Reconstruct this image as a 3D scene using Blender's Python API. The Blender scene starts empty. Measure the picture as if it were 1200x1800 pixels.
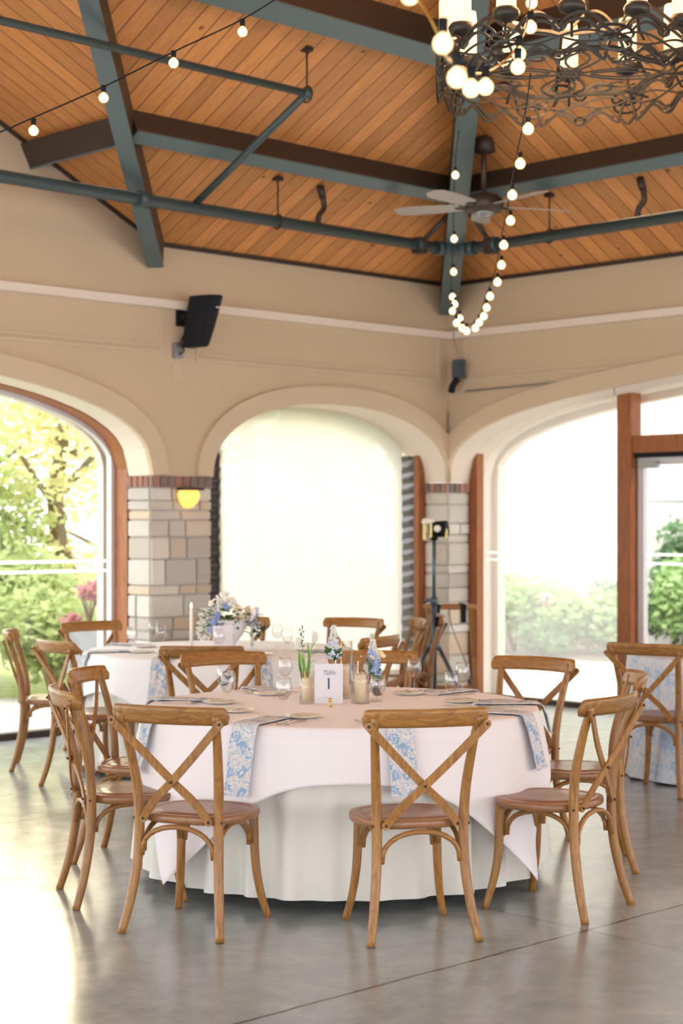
import bpy, bmesh, math, random
from mathutils import Vector, Matrix
random.seed(7)
PI=math.pi
C=bpy.context.scene.collection
# ---------------------------------------------------------------- camera, world, sun, exposure
F=3000.; H=920.; EYE=1.6
AL=math.radians(46.05); S,CO=math.sin(AL),math.cos(AL)
DC=15.3; XC0=.0623*DC
def W(x,y):                      # metres right of / ahead of the viewpoint -> room coordinates (corner = origin)
    x-=XC0; y-=DC
    return (S*x+CO*y, -CO*x+S*y)
ROT=-(PI/2-AL)
def ang(fx,fy): return math.atan2(fy,fx)+ROT     # direction in view-aligned frame -> room angle
CAMX,CAMY=W(0,0)
cd=bpy.data.cameras.new('camera'); cam=bpy.data.objects.new('camera',cd); C.objects.link(cam)
cam.location=(CAMX,CAMY,EYE); cam.rotation_euler=(PI/2,0,ROT)
cd.sensor_width=36; cd.lens=60; cd.shift_y=20/1800; cd.clip_end=200
cd.dof.use_dof=True; cd.dof.focus_distance=6.9; cd.dof.aperture_fstop=3.0
bpy.context.scene.camera=cam
SC=bpy.context.scene
SC.view_settings.view_transform='Standard'; SC.view_settings.look='None'; SC.view_settings.gamma=1; SC.view_settings.exposure=0.0
w=bpy.data.worlds.new('world'); SC.world=w; w.use_nodes=True
nt=w.node_tree; bg=nt.nodes['Background']
bg.inputs[0].default_value=(.955,.975,1.0,1); bg.inputs[1].default_value=5.3
sd=bpy.data.lights.new('sun','SUN'); sd.energy=3.4; sd.angle=math.radians(17); sd.color=(1,.82,.52)
so=bpy.data.objects.new('sun',sd); C.objects.link(so)
v=Vector((-.62,-.78,-.335)); so.rotation_euler=v.to_track_quat('-Z','Y').to_euler()
def unproj(px,py,d):             # only to survey positions measured on the photograph
    x,y=W((px-600)/F*d,d); return Vector((x,y,EYE+(H-py)*d/F))

# ---------------------------------------------------------------- materials
def mat(name,col=(.8,.8,.8),rough=.6,metal=0,spec=.5,**k):
    m=bpy.data.materials.new(name); m.use_nodes=True
    b=m.node_tree.nodes['Principled BSDF']
    b.inputs['Base Color'].default_value=(*col,1); b.inputs['Roughness'].default_value=rough
    b.inputs['Metallic'].default_value=metal; b.inputs['Specular IOR Level'].default_value=spec
    for kk,vv in k.items(): b.inputs[kk.replace('_',' ')].default_value=vv
    return m
class G:                          # tiny node-graph helper
    def __init__(s,m): s.t=m.node_tree; s.b=s.t.nodes.get('Principled BSDF')
    def n(s,ty,**k):
        o=s.t.nodes.new(ty)
        for kk,vv in k.items():
            if kk=='I':
                for a,b_ in vv.items(): 
                    if hasattr(b_,'is_output'): s.t.links.new(b_,o.inputs[a])
                    else: o.inputs[a].default_value=b_
            else: setattr(o,kk,vv)
        return o
    def l(s,a,b): s.t.links.new(a,b)
    def math(s,op,a,b=0.,c=None):
        o=s.n('ShaderNodeMath',operation=op,I={0:a,1:b}); 
        if c is not None:
            if hasattr(c,'is_output'): s.l(c,o.inputs[2])
            else: o.inputs[2].default_value=c
        return o.outputs[0]
    def co(s,kind='Object',scale=(1,1,1)):
        c=s.n('ShaderNodeTexCoord'); mp=s.n('ShaderNodeMapping'); mp.inputs['Scale'].default_value=scale
        s.l(c.outputs[kind],mp.inputs['Vector']); return mp.outputs[0]
    def noise(s,vec,scale=5,detail=4,rough=.5,dist=0):
        o=s.n('ShaderNodeTexNoise',I={'Vector':vec,'Scale':scale,'Detail':detail,'Roughness':rough,'Distortion':dist}); return o.outputs['Fac']
    def ramp(s,fac,stops):
        r=s.n('ShaderNodeValToRGB'); s.l(fac,r.inputs[0]); e=r.color_ramp.elements
        while len(e)<len(stops): e.new(.5)
        for i,(p,c) in enumerate(stops): e[i].position=p; e[i].color=(*c,1) if len(c)==3 else c
        return r.outputs[0]
    def mix(s,f,a,b,bt='MIX'):
        o=s.n('ShaderNodeMix',data_type='RGBA',blend_type=bt)
        for i,v_ in ((0,f),(6,a),(7,b)):
            if hasattr(v_,'is_output'): s.l(v_,o.inputs[i])
            else: o.inputs[i].default_value=v_ if i==0 else ((*v_,1) if len(v_)==3 else v_)
        return o.outputs[2]
    def bump(s,h,st=.2,d=.01):
        o=s.n('ShaderNodeBump',I={'Height':h,'Strength':st,'Distance':d}); s.l(o.outputs[0],s.b.inputs['Normal'])
def wood(name,dark,light,scale,rough=.38,vary=True):
    m=mat(name,light,rough); g=G(m); v_=g.co('Object',scale)
    n=g.noise(v_,9,6,.6,1.2); n2=g.noise(g.co('Object',(3,3,3)),3,2)
    c=g.ramp(n,[(.28,dark),(.7,light)]); c=g.mix(g.math('MULTIPLY',n2,.5),c,tuple(x*.62 for x in light))
    if vary:
        oi=g.n('ShaderNodeObjectInfo'); hs=g.n('ShaderNodeHueSaturation',I={'Color':c,'Value':g.math('MULTIPLY_ADD',oi.outputs['Random'],.22,.9)})
        c=hs.outputs[0]
    g.l(c,g.b.inputs['Base Color']); g.bump(n,.12,.004); return m
M={}
M['oak_v']=wood('oak_upright',(.15,.055,.011),(.45,.21,.052),(7,7,.8))
M['oak_h']=wood('oak_rail',(.15,.055,.011),(.45,.21,.052),(.8,7,7))
M['oak_seat']=wood('oak_seat',(.20,.085,.033),(.36,.165,.07),(7,.8,7),.3)
M['redwood']=wood('redwood_frame',(.19,.05,.013),(.42,.135,.036),(5,5,.5),.45,False)
M['bolt']=mat('bronze_bolt',(.10,.07,.04),.4,.9)
# stucco
def stucco(name,col):
    m=mat(name,col,.85,spec=.2); g=G(m); v_=g.co(); n=g.noise(v_,60,4,.6); n2=g.noise(v_,1.3,3)
    c=g.mix(g.math('MULTIPLY',n2,.35),col,tuple(x*.82 for x in col)); g.l(c,g.b.inputs['Base Color']); g.bump(n,.25,.004); return m
M['stucco']=stucco('stucco',(.60,.462,.318)); M['trimst']=stucco('stucco_trim',(.63,.49,.345))
M['rearceil']=stucco('pale_unseen_ceiling',(.62,.64,.66)); M['cornice']=stucco('cornice_and_lit_reveal',(.80,.69,.58))
# ceiling boards: boards run up the slope; axis = coordinate along the eave
def boards(name,axis):
    m=mat(name,(.5,.2,.06),.5,spec=.35); g=G(m)
    c=g.n('ShaderNodeTexCoord'); sp=g.n('ShaderNodeSeparateXYZ'); g.l(c.outputs['Object'],sp.inputs[0])
    u=g.math('DIVIDE',sp.outputs[axis],.142); fr=g.math('FRACT',u); fl=g.math('FLOOR',u)
    wn=g.n('ShaderNodeTexWhiteNoise',noise_dimensions='1D'); g.l(fl,wn.inputs['W'])
    sc=(.7,6,.7) if axis==1 else (6,.7,.7)
    n=g.noise(g.co('Object',sc),6,5,.6,.8)
    col=g.ramp(n,[(.25,(.56,.22,.066)),(.75,(.74,.335,.108))])
    hs=g.n('ShaderNodeHueSaturation',I={'Color':col,'Value':g.math('MULTIPLY_ADD',wn.outputs[0],.32,.84)})
    vo=g.n('ShaderNodeTexVoronoi',I={'Vector':g.co('Object',(1,1,1)),'Scale':2.6})
    kn=g.math('LESS_THAN',vo.outputs['Distance'],.05)
    col=g.mix(g.math('MULTIPLY',kn,.75),hs.outputs[0],(.10,.035,.012))
    gr=g.math('LESS_THAN',g.math('ABSOLUTE',g.math('SUBTRACT',fr,.5)),.465)
    col=g.mix(gr,(.22,.075,.022),col); g.l(col,g.b.inputs['Base Color'])
    g.bump(gr,.6,.01); return m
M['boards_x']=boards('cedar_boards_mid',0); M['boards_y']=boards('cedar_boards_side',1)
M['teal']=mat('teal_steel',(.095,.135,.14),.42,.0,.5); M['pipe']=mat('teal_pipe',(.045,.07,.075),.4,0,.5)
M['black']=mat('black_plastic',(.008,.009,.011),.7,spec=.25); M['iron']=mat('dark_iron',(.06,.05,.042),.45,.6)
M['grey']=mat('grey_metal',(.33,.34,.35),.4,.7); M['alu']=mat('pale_aluminium',(.62,.59,.60),.45,.2)
M['bluegrey']=mat('tripod_metal',(.10,.13,.17),.4,.5); M['brass']=mat('brass',(.75,.48,.12),.25,1)
M['steel']=mat('cutlery_steel',(.55,.52,.49),.22,1); M['fanblade']=mat('fan_blade',(.42,.37,.33),.5)
M['china']=mat('cream_china',(.84,.79,.70),.2); M['wax']=mat('candle_wax',(.86,.74,.52),.5,Subsurface_Weight=.3)
M['waxw']=mat('white_wax',(.9,.87,.8),.5); M['card']=mat('lilac_card',(.72,.69,.74),.7); M['ink']=mat('navy_ink',(.02,.06,.12),.7)
M['inkl']=mat('grey_ink',(.25,.25,.3),.7)
M['fascia']=mat('dark_steel_and_web_shade',(.045,.028,.02),.5)
# floor
m=mat('polished_concrete',(.33,.33,.32),.28,spec=.6); g=G(m); c=g.n('ShaderNodeTexCoord'); sp=g.n('ShaderNodeSeparateXYZ'); g.l(c.outputs['Object'],sp.inputs[0])
v_=g.co(); n=g.noise(v_,1.1,9,.72,.9); n2=g.noise(v_,7,6,.7); n3=g.noise(v_,70,3,.6)
col=g.ramp(n,[(.32,(.175,.20,.21)),(.5,(.30,.33,.34)),(.7,(.45,.475,.475))]); col=g.mix(.35,col,g.ramp(n2,[(.3,(.21,.235,.245)),(.7,(.45,.47,.475))]))
col=g.mix(g.math('MULTIPLY',n3,.25),col,(.40,.40,.39))
wob=g.math('MULTIPLY',g.math('SUBTRACT',g.noise(v_,3,5,.7),.5),.03)
def joint(out,pos,hw,wobble=None):
    a=g.math('SUBTRACT',out,pos)
    if wobble is not None: a=g.math('ADD',a,wobble)
    return g.math('LESS_THAN',g.math('ABSOLUTE',a),hw)
j=joint(sp.outputs[1],-6.19,.008,wob)
jx=[g.math('MULTIPLY',joint(sp.outputs[0],px_,.0028,wob),g.math('LESS_THAN',sp.outputs[1],-3.9)) for px_ in (-5.95,-2.3,-9.6)]
jy=joint(sp.outputs[1],-2.55,.005,wob)
for q in jx+[jy]: j=g.math('MAXIMUM',j,q)
col=g.mix(g.math('MULTIPLY',j,.92),col,(.06,.045,.035)); g.l(col,g.b.inputs['Base Color'])
g.l(g.math('MULTIPLY_ADD',n2,.22,.10),g.b.inputs['Roughness']); g.bump(n3,.06,.002); M['concrete']=m
m=mat('pale_paving',(.62,.60,.57),.8); g=G(m); n=g.noise(g.co(),12,5); g.l(g.ramp(n,[(.3,(.5,.48,.45)),(.7,(.68,.66,.62))]),g.b.inputs['Base Color']); M['paving']=m
m=mat('lawn',(.16,.26,.06),.9); g=G(m); n=g.noise(g.co(),9,6,.7); g.l(g.ramp(n,[(.3,(.16,.22,.05)),(.7,(.36,.42,.14))]),g.b.inputs['Base Color']); M['lawn']=m
m=mat('garden_soil',(.12,.09,.065),.95); M['soil']=m
# cloth
def cloth(name,col,tr=0.0,weave=True):
    m=mat(name,col,.85,spec=.15); g=G(m)
    n=g.noise(g.co('Object',(1,1,1)),320,2); g.bump(n,.12,.0015)
    m.node_tree.nodes['Principled BSDF'].inputs['Sheen Weight'].default_value=.15
    return m
M['cream']=cloth('cream_linen',(.74,.715,.655)); M['blush']=cloth('blush_linen',(.86,.80,.815)); M['white']=cloth('white_linen',(.90,.90,.91))
def toile(name,scale,base=(.76,.70,.66),blue=(.14,.25,.40)):
    m=mat(name,base,.85,spec=.15); g=G(m); v_=g.co('Object')
    d=g.n('ShaderNodeTexNoise',I={'Vector':v_,'Scale':scale*.6,'Detail':2.}); 
    vm=g.n('ShaderNodeVectorMath',operation='MULTIPLY_ADD',I={0:d.outputs['Color'],1:(.12*14/scale,)*3,2:v_})
    vo=g.n('ShaderNodeTexVoronoi',I={'Vector':vm.outputs[0],'Scale':scale*.55}); 
    rings=g.math('SINE',g.math('MULTIPLY',vo.outputs['Distance'],26.))
    blob=g.math('LESS_THAN',vo.outputs['Distance'],.47)
    n=g.noise(vm.outputs[0],scale*2.6,3,.6)
    a=g.math('MULTIPLY',g.math('GREATER_THAN',g.math('ADD',g.math('MULTIPLY',rings,.10),n),.49),blob)
    n4=g.noise(vm.outputs[0],scale*1.3,4,.7,1.5); sprig=g.math('LESS_THAN',g.math('ABSOLUTE',g.math('SUBTRACT',n4,.52)),.022)
    a=g.math('MAXIMUM',a,sprig)
    n5=g.noise(v_,scale*5,2)
    cb=g.mix(n5,tuple(x*1.0 for x in blue),tuple(min(1,x*1.9) for x in blue))
    col=g.mix(g.math('MULTIPLY',a,.85),base,cb); g.l(col,g.b.inputs['Base Color']); return m
M['toile']=toile('blue_toile_napkin',26); M['toile_big']=toile('blue_toile_cloth',13,(.68,.68,.70),(.25,.36,.50))
# glass
def glassm(name,rough=0.0,tint=(1,1,1)):
    m=mat(name,tint,rough); b=m.node_tree.nodes['Principled BSDF']; b.inputs['Transmission Weight'].default_value=1; b.inputs['IOR'].default_value=1.45; return m
def pane(name,refl=.07,haze=0.):
    m=bpy.data.materials.new(name); m.use_nodes=True; t=m.node_tree; t.nodes.remove(t.nodes['Principled BSDF']); o=t.nodes['Material Output']
    a=t.nodes.new('ShaderNodeBsdfTransparent'); a.inputs[0].default_value=(.96,.97,.96,1)
    b=t.nodes.new('ShaderNodeBsdfGlossy'); b.inputs['Roughness'].default_value=.01; x=t.nodes.new('ShaderNodeMixShader'); x.inputs[0].default_value=refl
    t.links.new(a.outputs[0],x.inputs[1]); t.links.new(b.outputs[0],x.inputs[2]); out=x.outputs[0]
    if haze:
        d=t.nodes.new('ShaderNodeBsdfTranslucent'); d.inputs[0].default_value=(.95,.95,.95,1); y=t.nodes.new('ShaderNodeMixShader'); y.inputs[0].default_value=haze
        t.links.new(out,y.inputs[1]); t.links.new(d.outputs[0],y.inputs[2]); out=y.outputs[0]
    t.links.new(out,o.inputs[0]); return m
def thin(name,lo,hi,tint):
    m=bpy.data.materials.new(name); m.use_nodes=True; t=m.node_tree; t.nodes.remove(t.nodes['Principled BSDF']); o=t.nodes['Material Output']; g=G(m)
    lw=g.n('ShaderNodeLayerWeight'); lw.inputs['Blend'].default_value=.28
    a=g.n('ShaderNodeBsdfTransparent'); g.l(g.mix(g.math('POWER',lw.outputs['Facing'],4.),(.99,.99,.99),tint),a.inputs[0])
    b=g.n('ShaderNodeBsdfGlossy'); b.inputs['Roughness'].default_value=.03; x=g.n('ShaderNodeMixShader'); g.l(g.math('MULTIPLY_ADD',g.math('POWER',lw.outputs['Facing'],2.2),hi,lo),x.inputs[0])
    g.l(a.outputs[0],x.inputs[1]); g.l(b.outputs[0],x.inputs[2]); g.l(x.outputs[0],o.inputs[0]); return m
M['glass']=thin('clear_glass',.05,.8,(.72,.72,.70)); M['water']=thin('water',.06,.35,(.75,.76,.76))
M['pane']=pane('window_glass'); M['mesh_screen']=pane('window_glass_mesh',.05,.12); M['stripe']=pane('frosted_stripe',.05,.8)
def sheer(name,col,transp,transl):
    m=bpy.data.materials.new(name); m.use_nodes=True; t=m.node_tree; t.nodes.remove(t.nodes['Principled BSDF']); o=t.nodes['Material Output']
    a=t.nodes.new('ShaderNodeBsdfTransparent'); b=t.nodes.new('ShaderNodeBsdfTranslucent'); b.inputs[0].default_value=(*col,1)
    d=t.nodes.new('ShaderNodeBsdfDiffuse'); d.inputs[0].default_value=(*col,1)
    x=t.nodes.new('ShaderNodeMixShader'); x.inputs[0].default_value=transl; y=t.nodes.new('ShaderNodeMixShader'); y.inputs[0].default_value=transp
    t.links.new(d.outputs[0],x.inputs[1]); t.links.new(b.outputs[0],x.inputs[2]); t.links.new(x.outputs[0],y.inputs[1]); t.links.new(a.outputs[0],y.inputs[2]); t.links.new(y.outputs[0],o.inputs[0]); return m
M['shade']=sheer('cream_screen_fabric',(.465,.435,.40),.05,.85)
def leaf(name,c1,c2):
    m=bpy.data.materials.new(name); m.use_nodes=True; g=G(m); t=m.node_tree; t.nodes.remove(t.nodes['Principled BSDF']); o=t.nodes['Material Output']
    n=g.noise(g.co('Object'),2.3,4,.7); col=g.ramp(n,[(.35,c1),(.68,c2)])
    a=g.n('ShaderNodeBsdfTranslucent'); b=g.n('ShaderNodeBsdfDiffuse'); g.l(col,a.inputs[0]); g.l(col,b.inputs[0]); x=g.n('ShaderNodeMixShader'); x.inputs[0].default_value=.5
    g.l(b.outputs[0],x.inputs[1]); g.l(a.outputs[0],x.inputs[2]); g.l(x.outputs[0],o.inputs[0]); return m
M['leaf_y']=leaf('yellow_green_leaves',(.70,.68,.32),(.95,.90,.62)); M['leaf_g']=leaf('green_leaves',(.42,.52,.22),(.72,.78,.42))
M['leaf_b']=leaf('bush_leaves',(.30,.50,.20),(.70,.82,.45)); M['leaf_d']=leaf('dark_leaves',(.14,.26,.13),(.28,.42,.24)); M['leaf_r']=leaf('maroon_leaves',(.55,.25,.28),(.75,.45,.45))
M['bark']=mat('bark',(.20,.15,.10),.9)
M['stem']=mat('fresh_stem',(.28,.52,.10),.5); M['tulip_leaf']=mat('tulip_leaf',(.18,.42,.06),.45); M['dleaf']=mat('floral_leaf',(.03,.12,.03),.5)
M['petal_w']=mat('ivory_petal',(.86,.80,.72),.6,Subsurface_Weight=.2); M['petal_b']=mat('blue_petal',(.38,.50,.82),.6); M['petal_l']=mat('lilac_petal',(.70,.70,.86),.6); M['petal_y']=mat('cream_petal',(.85,.74,.5),.6)
M['petal_p']=mat('pink_petal',(.75,.42,.52),.6); M['white_c']=mat('white_ceramic',(.82,.81,.83),.3)
M['vinyl']=mat('dark_vinyl',(.05,.045,.042),.28,spec=.6)
def emis(name,col,st):
    m=mat(name,col,.4); b=m.node_tree.nodes['Principled BSDF']; b.inputs['Emission Color'].default_value=(*col,1); b.inputs['Emission Strength'].default_value=st; return m
M['bulb']=emis('glowing_bulb',(1,.72,.36),4)
g=G(M['bulb']); lw=g.n('ShaderNodeLayerWeight'); lw.inputs['Blend'].default_value=.5; g.l(g.ramp(lw.outputs['Facing'],[(.12,(1,.92,.7)),(.45,(1,.66,.28)),(.8,(.55,.27,.08))]),g.b.inputs['Emission Color']); g.l(g.math('MULTIPLY_ADD',g.math('POWER',g.math('SUBTRACT',1.,lw.outputs['Facing']),3.),7.,.8),g.b.inputs['Emission Strength']); M['candle_e']=emis('glowing_candle_sleeve',(1,.66,.34),1.7); M['flame']=emis('flame',(1,.7,.3),8); M['amber']=emis('amber_shade',(1,.50,.10),1.5)
# stone with per-block colours
m=mat('cut_stone',(.5,.45,.4),.85,spec=.25); g=G(m); at=g.n('ShaderNodeAttribute'); at.attribute_name='tone'; n=g.noise(g.co(),14,6,.7)
col=g.mix(g.math('MULTIPLY',n,.35),at.outputs['Color'],(.36,.32,.28),'MIX'); g.l(col,g.b.inputs['Base Color']); g.bump(g.noise(g.co(),35,6,.7),.5,.01); M['stone']=m
M['mortar']=mat('mortar',(.46,.42,.38),.95)
m=mat('facade_stone',(.7,.68,.65),.9); g=G(m); c=g.n('ShaderNodeTexCoord'); mp=g.n('ShaderNodeMapping'); mp.inputs['Rotation'].default_value=(0,PI/2,0); g.l(c.outputs['Object'],mp.inputs[0])
sp=g.n('ShaderNodeSeparateXYZ'); g.l(c.outputs['Object'],sp.inputs[0]); cb=g.n('ShaderNodeCombineXYZ'); g.l(sp.outputs[1],cb.inputs[0]); g.l(sp.outputs[2],cb.inputs[1])
br=g.n('ShaderNodeTexBrick',I={'Vector':cb.outputs[0],'Color1':(.80,.77,.73,1),'Color2':(.58,.55,.52,1),'Mortar':(.5,.48,.45,1),'Scale':1.,'Mortar Size':.012,'Brick Width':.55,'Row Height':.2}); g.l(br.outputs[0],g.b.inputs['Base Color']); M['facade']=m

# ---------------------------------------------------------------- mesh helpers
def obj(name,bm,m,parent=None,smooth=False,mats=None):
    me=bpy.data.meshes.new(name); 
    if smooth:
        for f in bm.faces: f.smooth=True
    bm.to_mesh(me); bm.free()
    for x in (mats or [m]): me.materials.append(x)
    o=bpy.data.objects.new(name,me); C.objects.link(o)
    if parent: o.parent=parent
    return o
def BM(): return bmesh.new()
def empty(name,loc=(0,0,0),rz=0): 
    o=bpy.data.objects.new(name,None); o.empty_display_size=.1; C.objects.link(o); o.location=loc; o.rotation_euler=(0,0,rz); return o
def tag(o,label=None,cat=None,group=None,kind=None):
    for k_,v__ in (('label',label),('category',cat),('group',group),('kind',kind)):
        if v__: o[k_]=v__
    return o
def copy_tree(o,parent=None):
    c=o.copy(); C.objects.link(c); c.parent=parent
    for k_ in ('label','category','group'):
        if parent is None and k_ in c: del c[k_]
    for ch in o.children: copy_tree(ch,c)
    return c
def box(bm,a,b,mi=0,bev=0):
    x0,y0,z0=a; x1,y1,z1=b
    vs=[bm.verts.new(p) for p in ((x0,y0,z0),(x1,y0,z0),(x1,y1,z0),(x0,y1,z0),(x0,y0,z1),(x1,y0,z1),(x1,y1,z1),(x0,y1,z1))]
    fs=[bm.faces.new([vs[i] for i in q]) for q in ((3,2,1,0),(4,5,6,7),(0,1,5,4),(1,2,6,5),(2,3,7,6),(3,0,4,7))]
    for f in fs: f.material_index=mi
    if bev:
        es=list({e for f in fs for e in f.edges}); bmesh.ops.bevel(bm,geom=es,offset=bev,segments=2,affect='EDGES')
    return vs
def smoothpath(pts,n=6):
    P=[Vector(p) for p in pts]; out=[]
    for i in range(len(P)-1):
        p0=P[i-1] if i>0 else 2*P[0]-P[1]; p1=P[i]; p2=P[i+1]; p3=P[i+2] if i+2<len(P) else 2*P[-1]-P[-2]
        for k_ in range(n):
            t=k_/n; out.append(.5*((2*p1)+(p2-p0)*t+(2*p0-5*p1+4*p2-p3)*t*t+(3*p1-p0-3*p2+p3)*t**3))
    out.append(P[-1]); return out
def tube(bm,pts,r,seg=10,closed=False,prof=None,up=None,cap=True,mi=0):
    """sweep a circle (r number or list) or a rectangle prof=(half_w,half_h) along pts"""
    P=[Vector(p) for p in pts]; n=len(P); rings=[]; prev=None
    for i,p in enumerate(P):
        if closed: t=(P[(i+1)%n]-P[i-1])
        else: t=P[min(i+1,n-1)]-P[max(i-1,0)]
        t.normalize()
        if up is not None: a=Vector(up)
        elif prev is not None: a=prev
        else: a=Vector((0,0,1)) if abs(t.z)<.9 else Vector((0,1,0))
        x=(a-t*a.dot(t)); 
        if x.length<1e-6: x=t.orthogonal()
        x.normalize(); y=t.cross(x); prev=x
        rr=r[i] if isinstance(r,(list,tuple)) else r
        if prof:
            hw,hh=prof; cs=[(hw,hh),(-hw,hh),(-hw,-hh),(hw,-hh)]; rings.append([bm.verts.new(p+y*a_+x*b_) for a_,b_ in cs])
        else: rings.append([bm.verts.new(p+x*rr*math.cos(2*PI*k_/seg)+y*rr*math.sin(2*PI*k_/seg)) for k_ in range(seg)])
    m_=len(rings[0]); rng=range(n if closed else n-1)
    for i in rng:
        A,B=rings[i],rings[(i+1)%n]
        for k_ in range(m_):
            f=bm.faces.new((A[k_],A[(k_+1)%m_],B[(k_+1)%m_],B[k_])); f.material_index=mi; f.smooth=not prof
    if cap and not closed:
        for q in (rings[0][::-1],rings[-1]): 
            try: f=bm.faces.new(q); f.material_index=mi
            except ValueError: pass
def lathe(bm,prof,seg=24,c=(0,0,0),closed=False,mi=0):
    rings=[]
    for r,z in prof:
        if r<1e-5: rings.append([bm.verts.new((c[0],c[1],c[2]+z))])
        else: rings.append([bm.verts.new((c[0]+r*math.cos(2*PI*k_/seg),c[1]+r*math.sin(2*PI*k_/seg),c[2]+z)) for k_ in range(seg)])
    idx=list(range(len(rings)-1))
    prs=[(i,i+1) for i in idx]+([(len(rings)-1,0)] if closed else [])
    for i,j_ in prs:
        A,B=rings[i],rings[j_]
        for k_ in range(seg):
            k2=(k_+1)%seg
            if len(A)==1 and len(B)==1: continue
            if len(A)==1: f=bm.faces.new((A[0],B[k2],B[k_]))
            elif len(B)==1: f=bm.faces.new((A[k_],A[k2],B[0]))
            else: f=bm.faces.new((A[k_],A[k2],B[k2],B[k_]))
            f.smooth=True; f.material_index=mi
def loft(bm,loops,smooth=False,caps=True):
    R=[[bm.verts.new(p) for p in L] for L in loops]
    n=len(R[0])
    for A,B in zip(R,R[1:]):
        for k_ in range(n): f=bm.faces.new((A[k_],A[(k_+1)%n],B[(k_+1)%n],B[k_])); f.smooth=smooth
    if caps: bm.faces.new(R[0][::-1]); bm.faces.new(R[-1])
def normals(bm): bmesh.ops.recalc_face_normals(bm,faces=bm.faces[:])
def ico(bm,c,r,sub=1,scale=(1,1,1)):
    q=bmesh.ops.create_icosphere(bm,subdivisions=sub,radius=r,matrix=Matrix.Translation(c)@Matrix.Diagonal((*scale,1)))
    for v__ in q['verts']:
        for f in v__.link_faces: f.smooth=True
    return q['verts']

# ---------------------------------------------------------------- setting: floor, ground
EAVE=3.74; SL=.5; SPR=1.965; TH=.28
bm=BM(); box(bm,(-16,-15,-.2),(.46,.46,0)); tag(obj('floor',bm,M['concrete']),kind='structure')
bm=BM()
for a,b in (((.46,-15,-.22),(4.4,.46,-.02)),((-16,.46,-.22),(4.4,3.2,-.02)),((4.4,-15,-.22),(4.6,5.5,-.01))): box(bm,a,b)
tag(obj('ground',bm,M['paving']),'pale concrete terrace outside the windows','terrace',kind='structure')
bm=BM(); box(bm,(-30,3.2,-.2),(4.4,40,-.04)); box(bm,(4.4,5.5,-.2),(30,40,-.04)); tag(obj('ground',bm,M['lawn']),kind='structure')
bm=BM(); box(bm,(4.6,-15,-.2),(7.2,5.5,.0)); tag(obj('ground',bm,M['soil']),kind='structure')

# ---------------------------------------------------------------- walls with arches
TUD=[(0,0),(.008,.05),(.02,.10),(.05,.20),(.085,.255),(.13,.305),(.2,.36),(.33,.435),(.45,.485),(.65,.548),(.85,.598),(1.1,.645),(1.35,.685),(1.6,.718),(1.93,.755),(2.24,.79),(2.55,.82),(2.9,.83)]
def tud(t):
    for (a,b),(c_,d) in zip(TUD,TUD[1:]):
        if t<=c_: return b+(d-b)*(t-a)/(c_-a)
    return TUD[-1][1]
def arch_h(kind,t,Wd):           # rise above springing at distance t from the left springing, Wd = full width
    tt=min(t,Wd-t)
    if tt<0: return 0
    if kind=='w': return tud(tt)
    hw=Wd/2; q=1-tt/hw; return .632*max(0,1-q**2.25)**(1/2.25)
def samples(Wd):
    out=[0,.002,.006,.012,.02,.035,.05,.07,.095,.125,.16,.2,.25,.31,.38,.46,.56,.68,.82,1.0,1.2,1.375]
    t=1.6
    while t<=Wd/2: out.append(t); t+=.25
    out=[o for o in out if o<=Wd/2]
    if out[-1]<Wd/2-.01: out.append(Wd/2)
    return out+[Wd-o for o in out[::-1] if Wd-o>out[-1]+1e-6]
LEFT=[('n',0,2.75),('p',2.75,3.34),('w',3.34,9.14),('p',9.14,9.73),('w',9.73,15.53)]
RIGHT=[('w',0,5.8),('p',5.8,6.39),('n',6.39,9.14),('p',9.14,9.73),('w',9.73,15.0)]
def top_left(u): return EAVE+.05 if u<3.28 else (EAVE+SL*(u-3.28)+.03 if u<9.0 else EAVE+SL*(9-3.28)-SL*(u-9)+.03)
def top_right(u): return EAVE+.05
PL=lambda u,o,z:(-u,o,z)         # left wall: u along wall from the corner, o outward
PR=lambda u,o,z:(o,-u,z)
def wall(name,bays,topf,P):
    bm=BM(); 
    for kind,a,b in bays:
        if kind=='p': us=[(a,SPR),(b,SPR)]; 
        else: us=[(a+t,SPR+arch_h(kind,t,b-a)) for t in samples(b-a)]
        # insert roof break points
        for (u0,z0),(u1,z1) in zip(us,us[1:]):
            if u1-u0<1e-7: continue
            cuts=[u0]+[q for q in (3.28,9.0) if u0<q<u1]+[u1]
            for c0,c1 in zip(cuts,cuts[1:]):
                f_=lambda u:z0+(z1-z0)*(u-u0)/(u1-u0)
                pts=[(c0,f_(c0)),(c1,f_(c1)),(c1,topf(c1)),(c0,topf(c0))]
                A=[bm.verts.new(P(u,0,z)) for u,z in pts]; B=[bm.verts.new(P(u,TH,z)) for u,z in pts]
                bm.faces.new(A); bm.faces.new(B[::-1])
                f=bm.faces.new((A[0],B[0],B[1],A[1])); f.material_index=1; bm.faces.new((A[3],A[2],B[2],B[3]))  # reveals take the lighter cornice colour to imitate daylight on them
    bmesh.ops.remove_doubles(bm,verts=bm.verts[:],dist=1e-5); normals(bm)
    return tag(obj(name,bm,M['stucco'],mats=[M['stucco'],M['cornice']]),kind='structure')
wall('wall_left',LEFT,top_left,PL); wall('wall_right',RIGHT,top_right,PR)
BACK=[('p',0,.8),('w',.8,6.6),('p',6.6,7.3),('w',7.3,13.1),('p',13.1,15.)]
wall('wall_back_unseen',BACK+[('p',15.,16.4)],lambda u:EAVE+SL*min(u,6.6,16.4-u)+.03,lambda u,o,z:(-u,-15-o,z)); wall('wall_side_unseen',BACK,lambda u:EAVE+.05,lambda u,o,z:(-16.4-o,-u,z))  # unseen walls behind the camera, added to cut light from the rear
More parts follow.
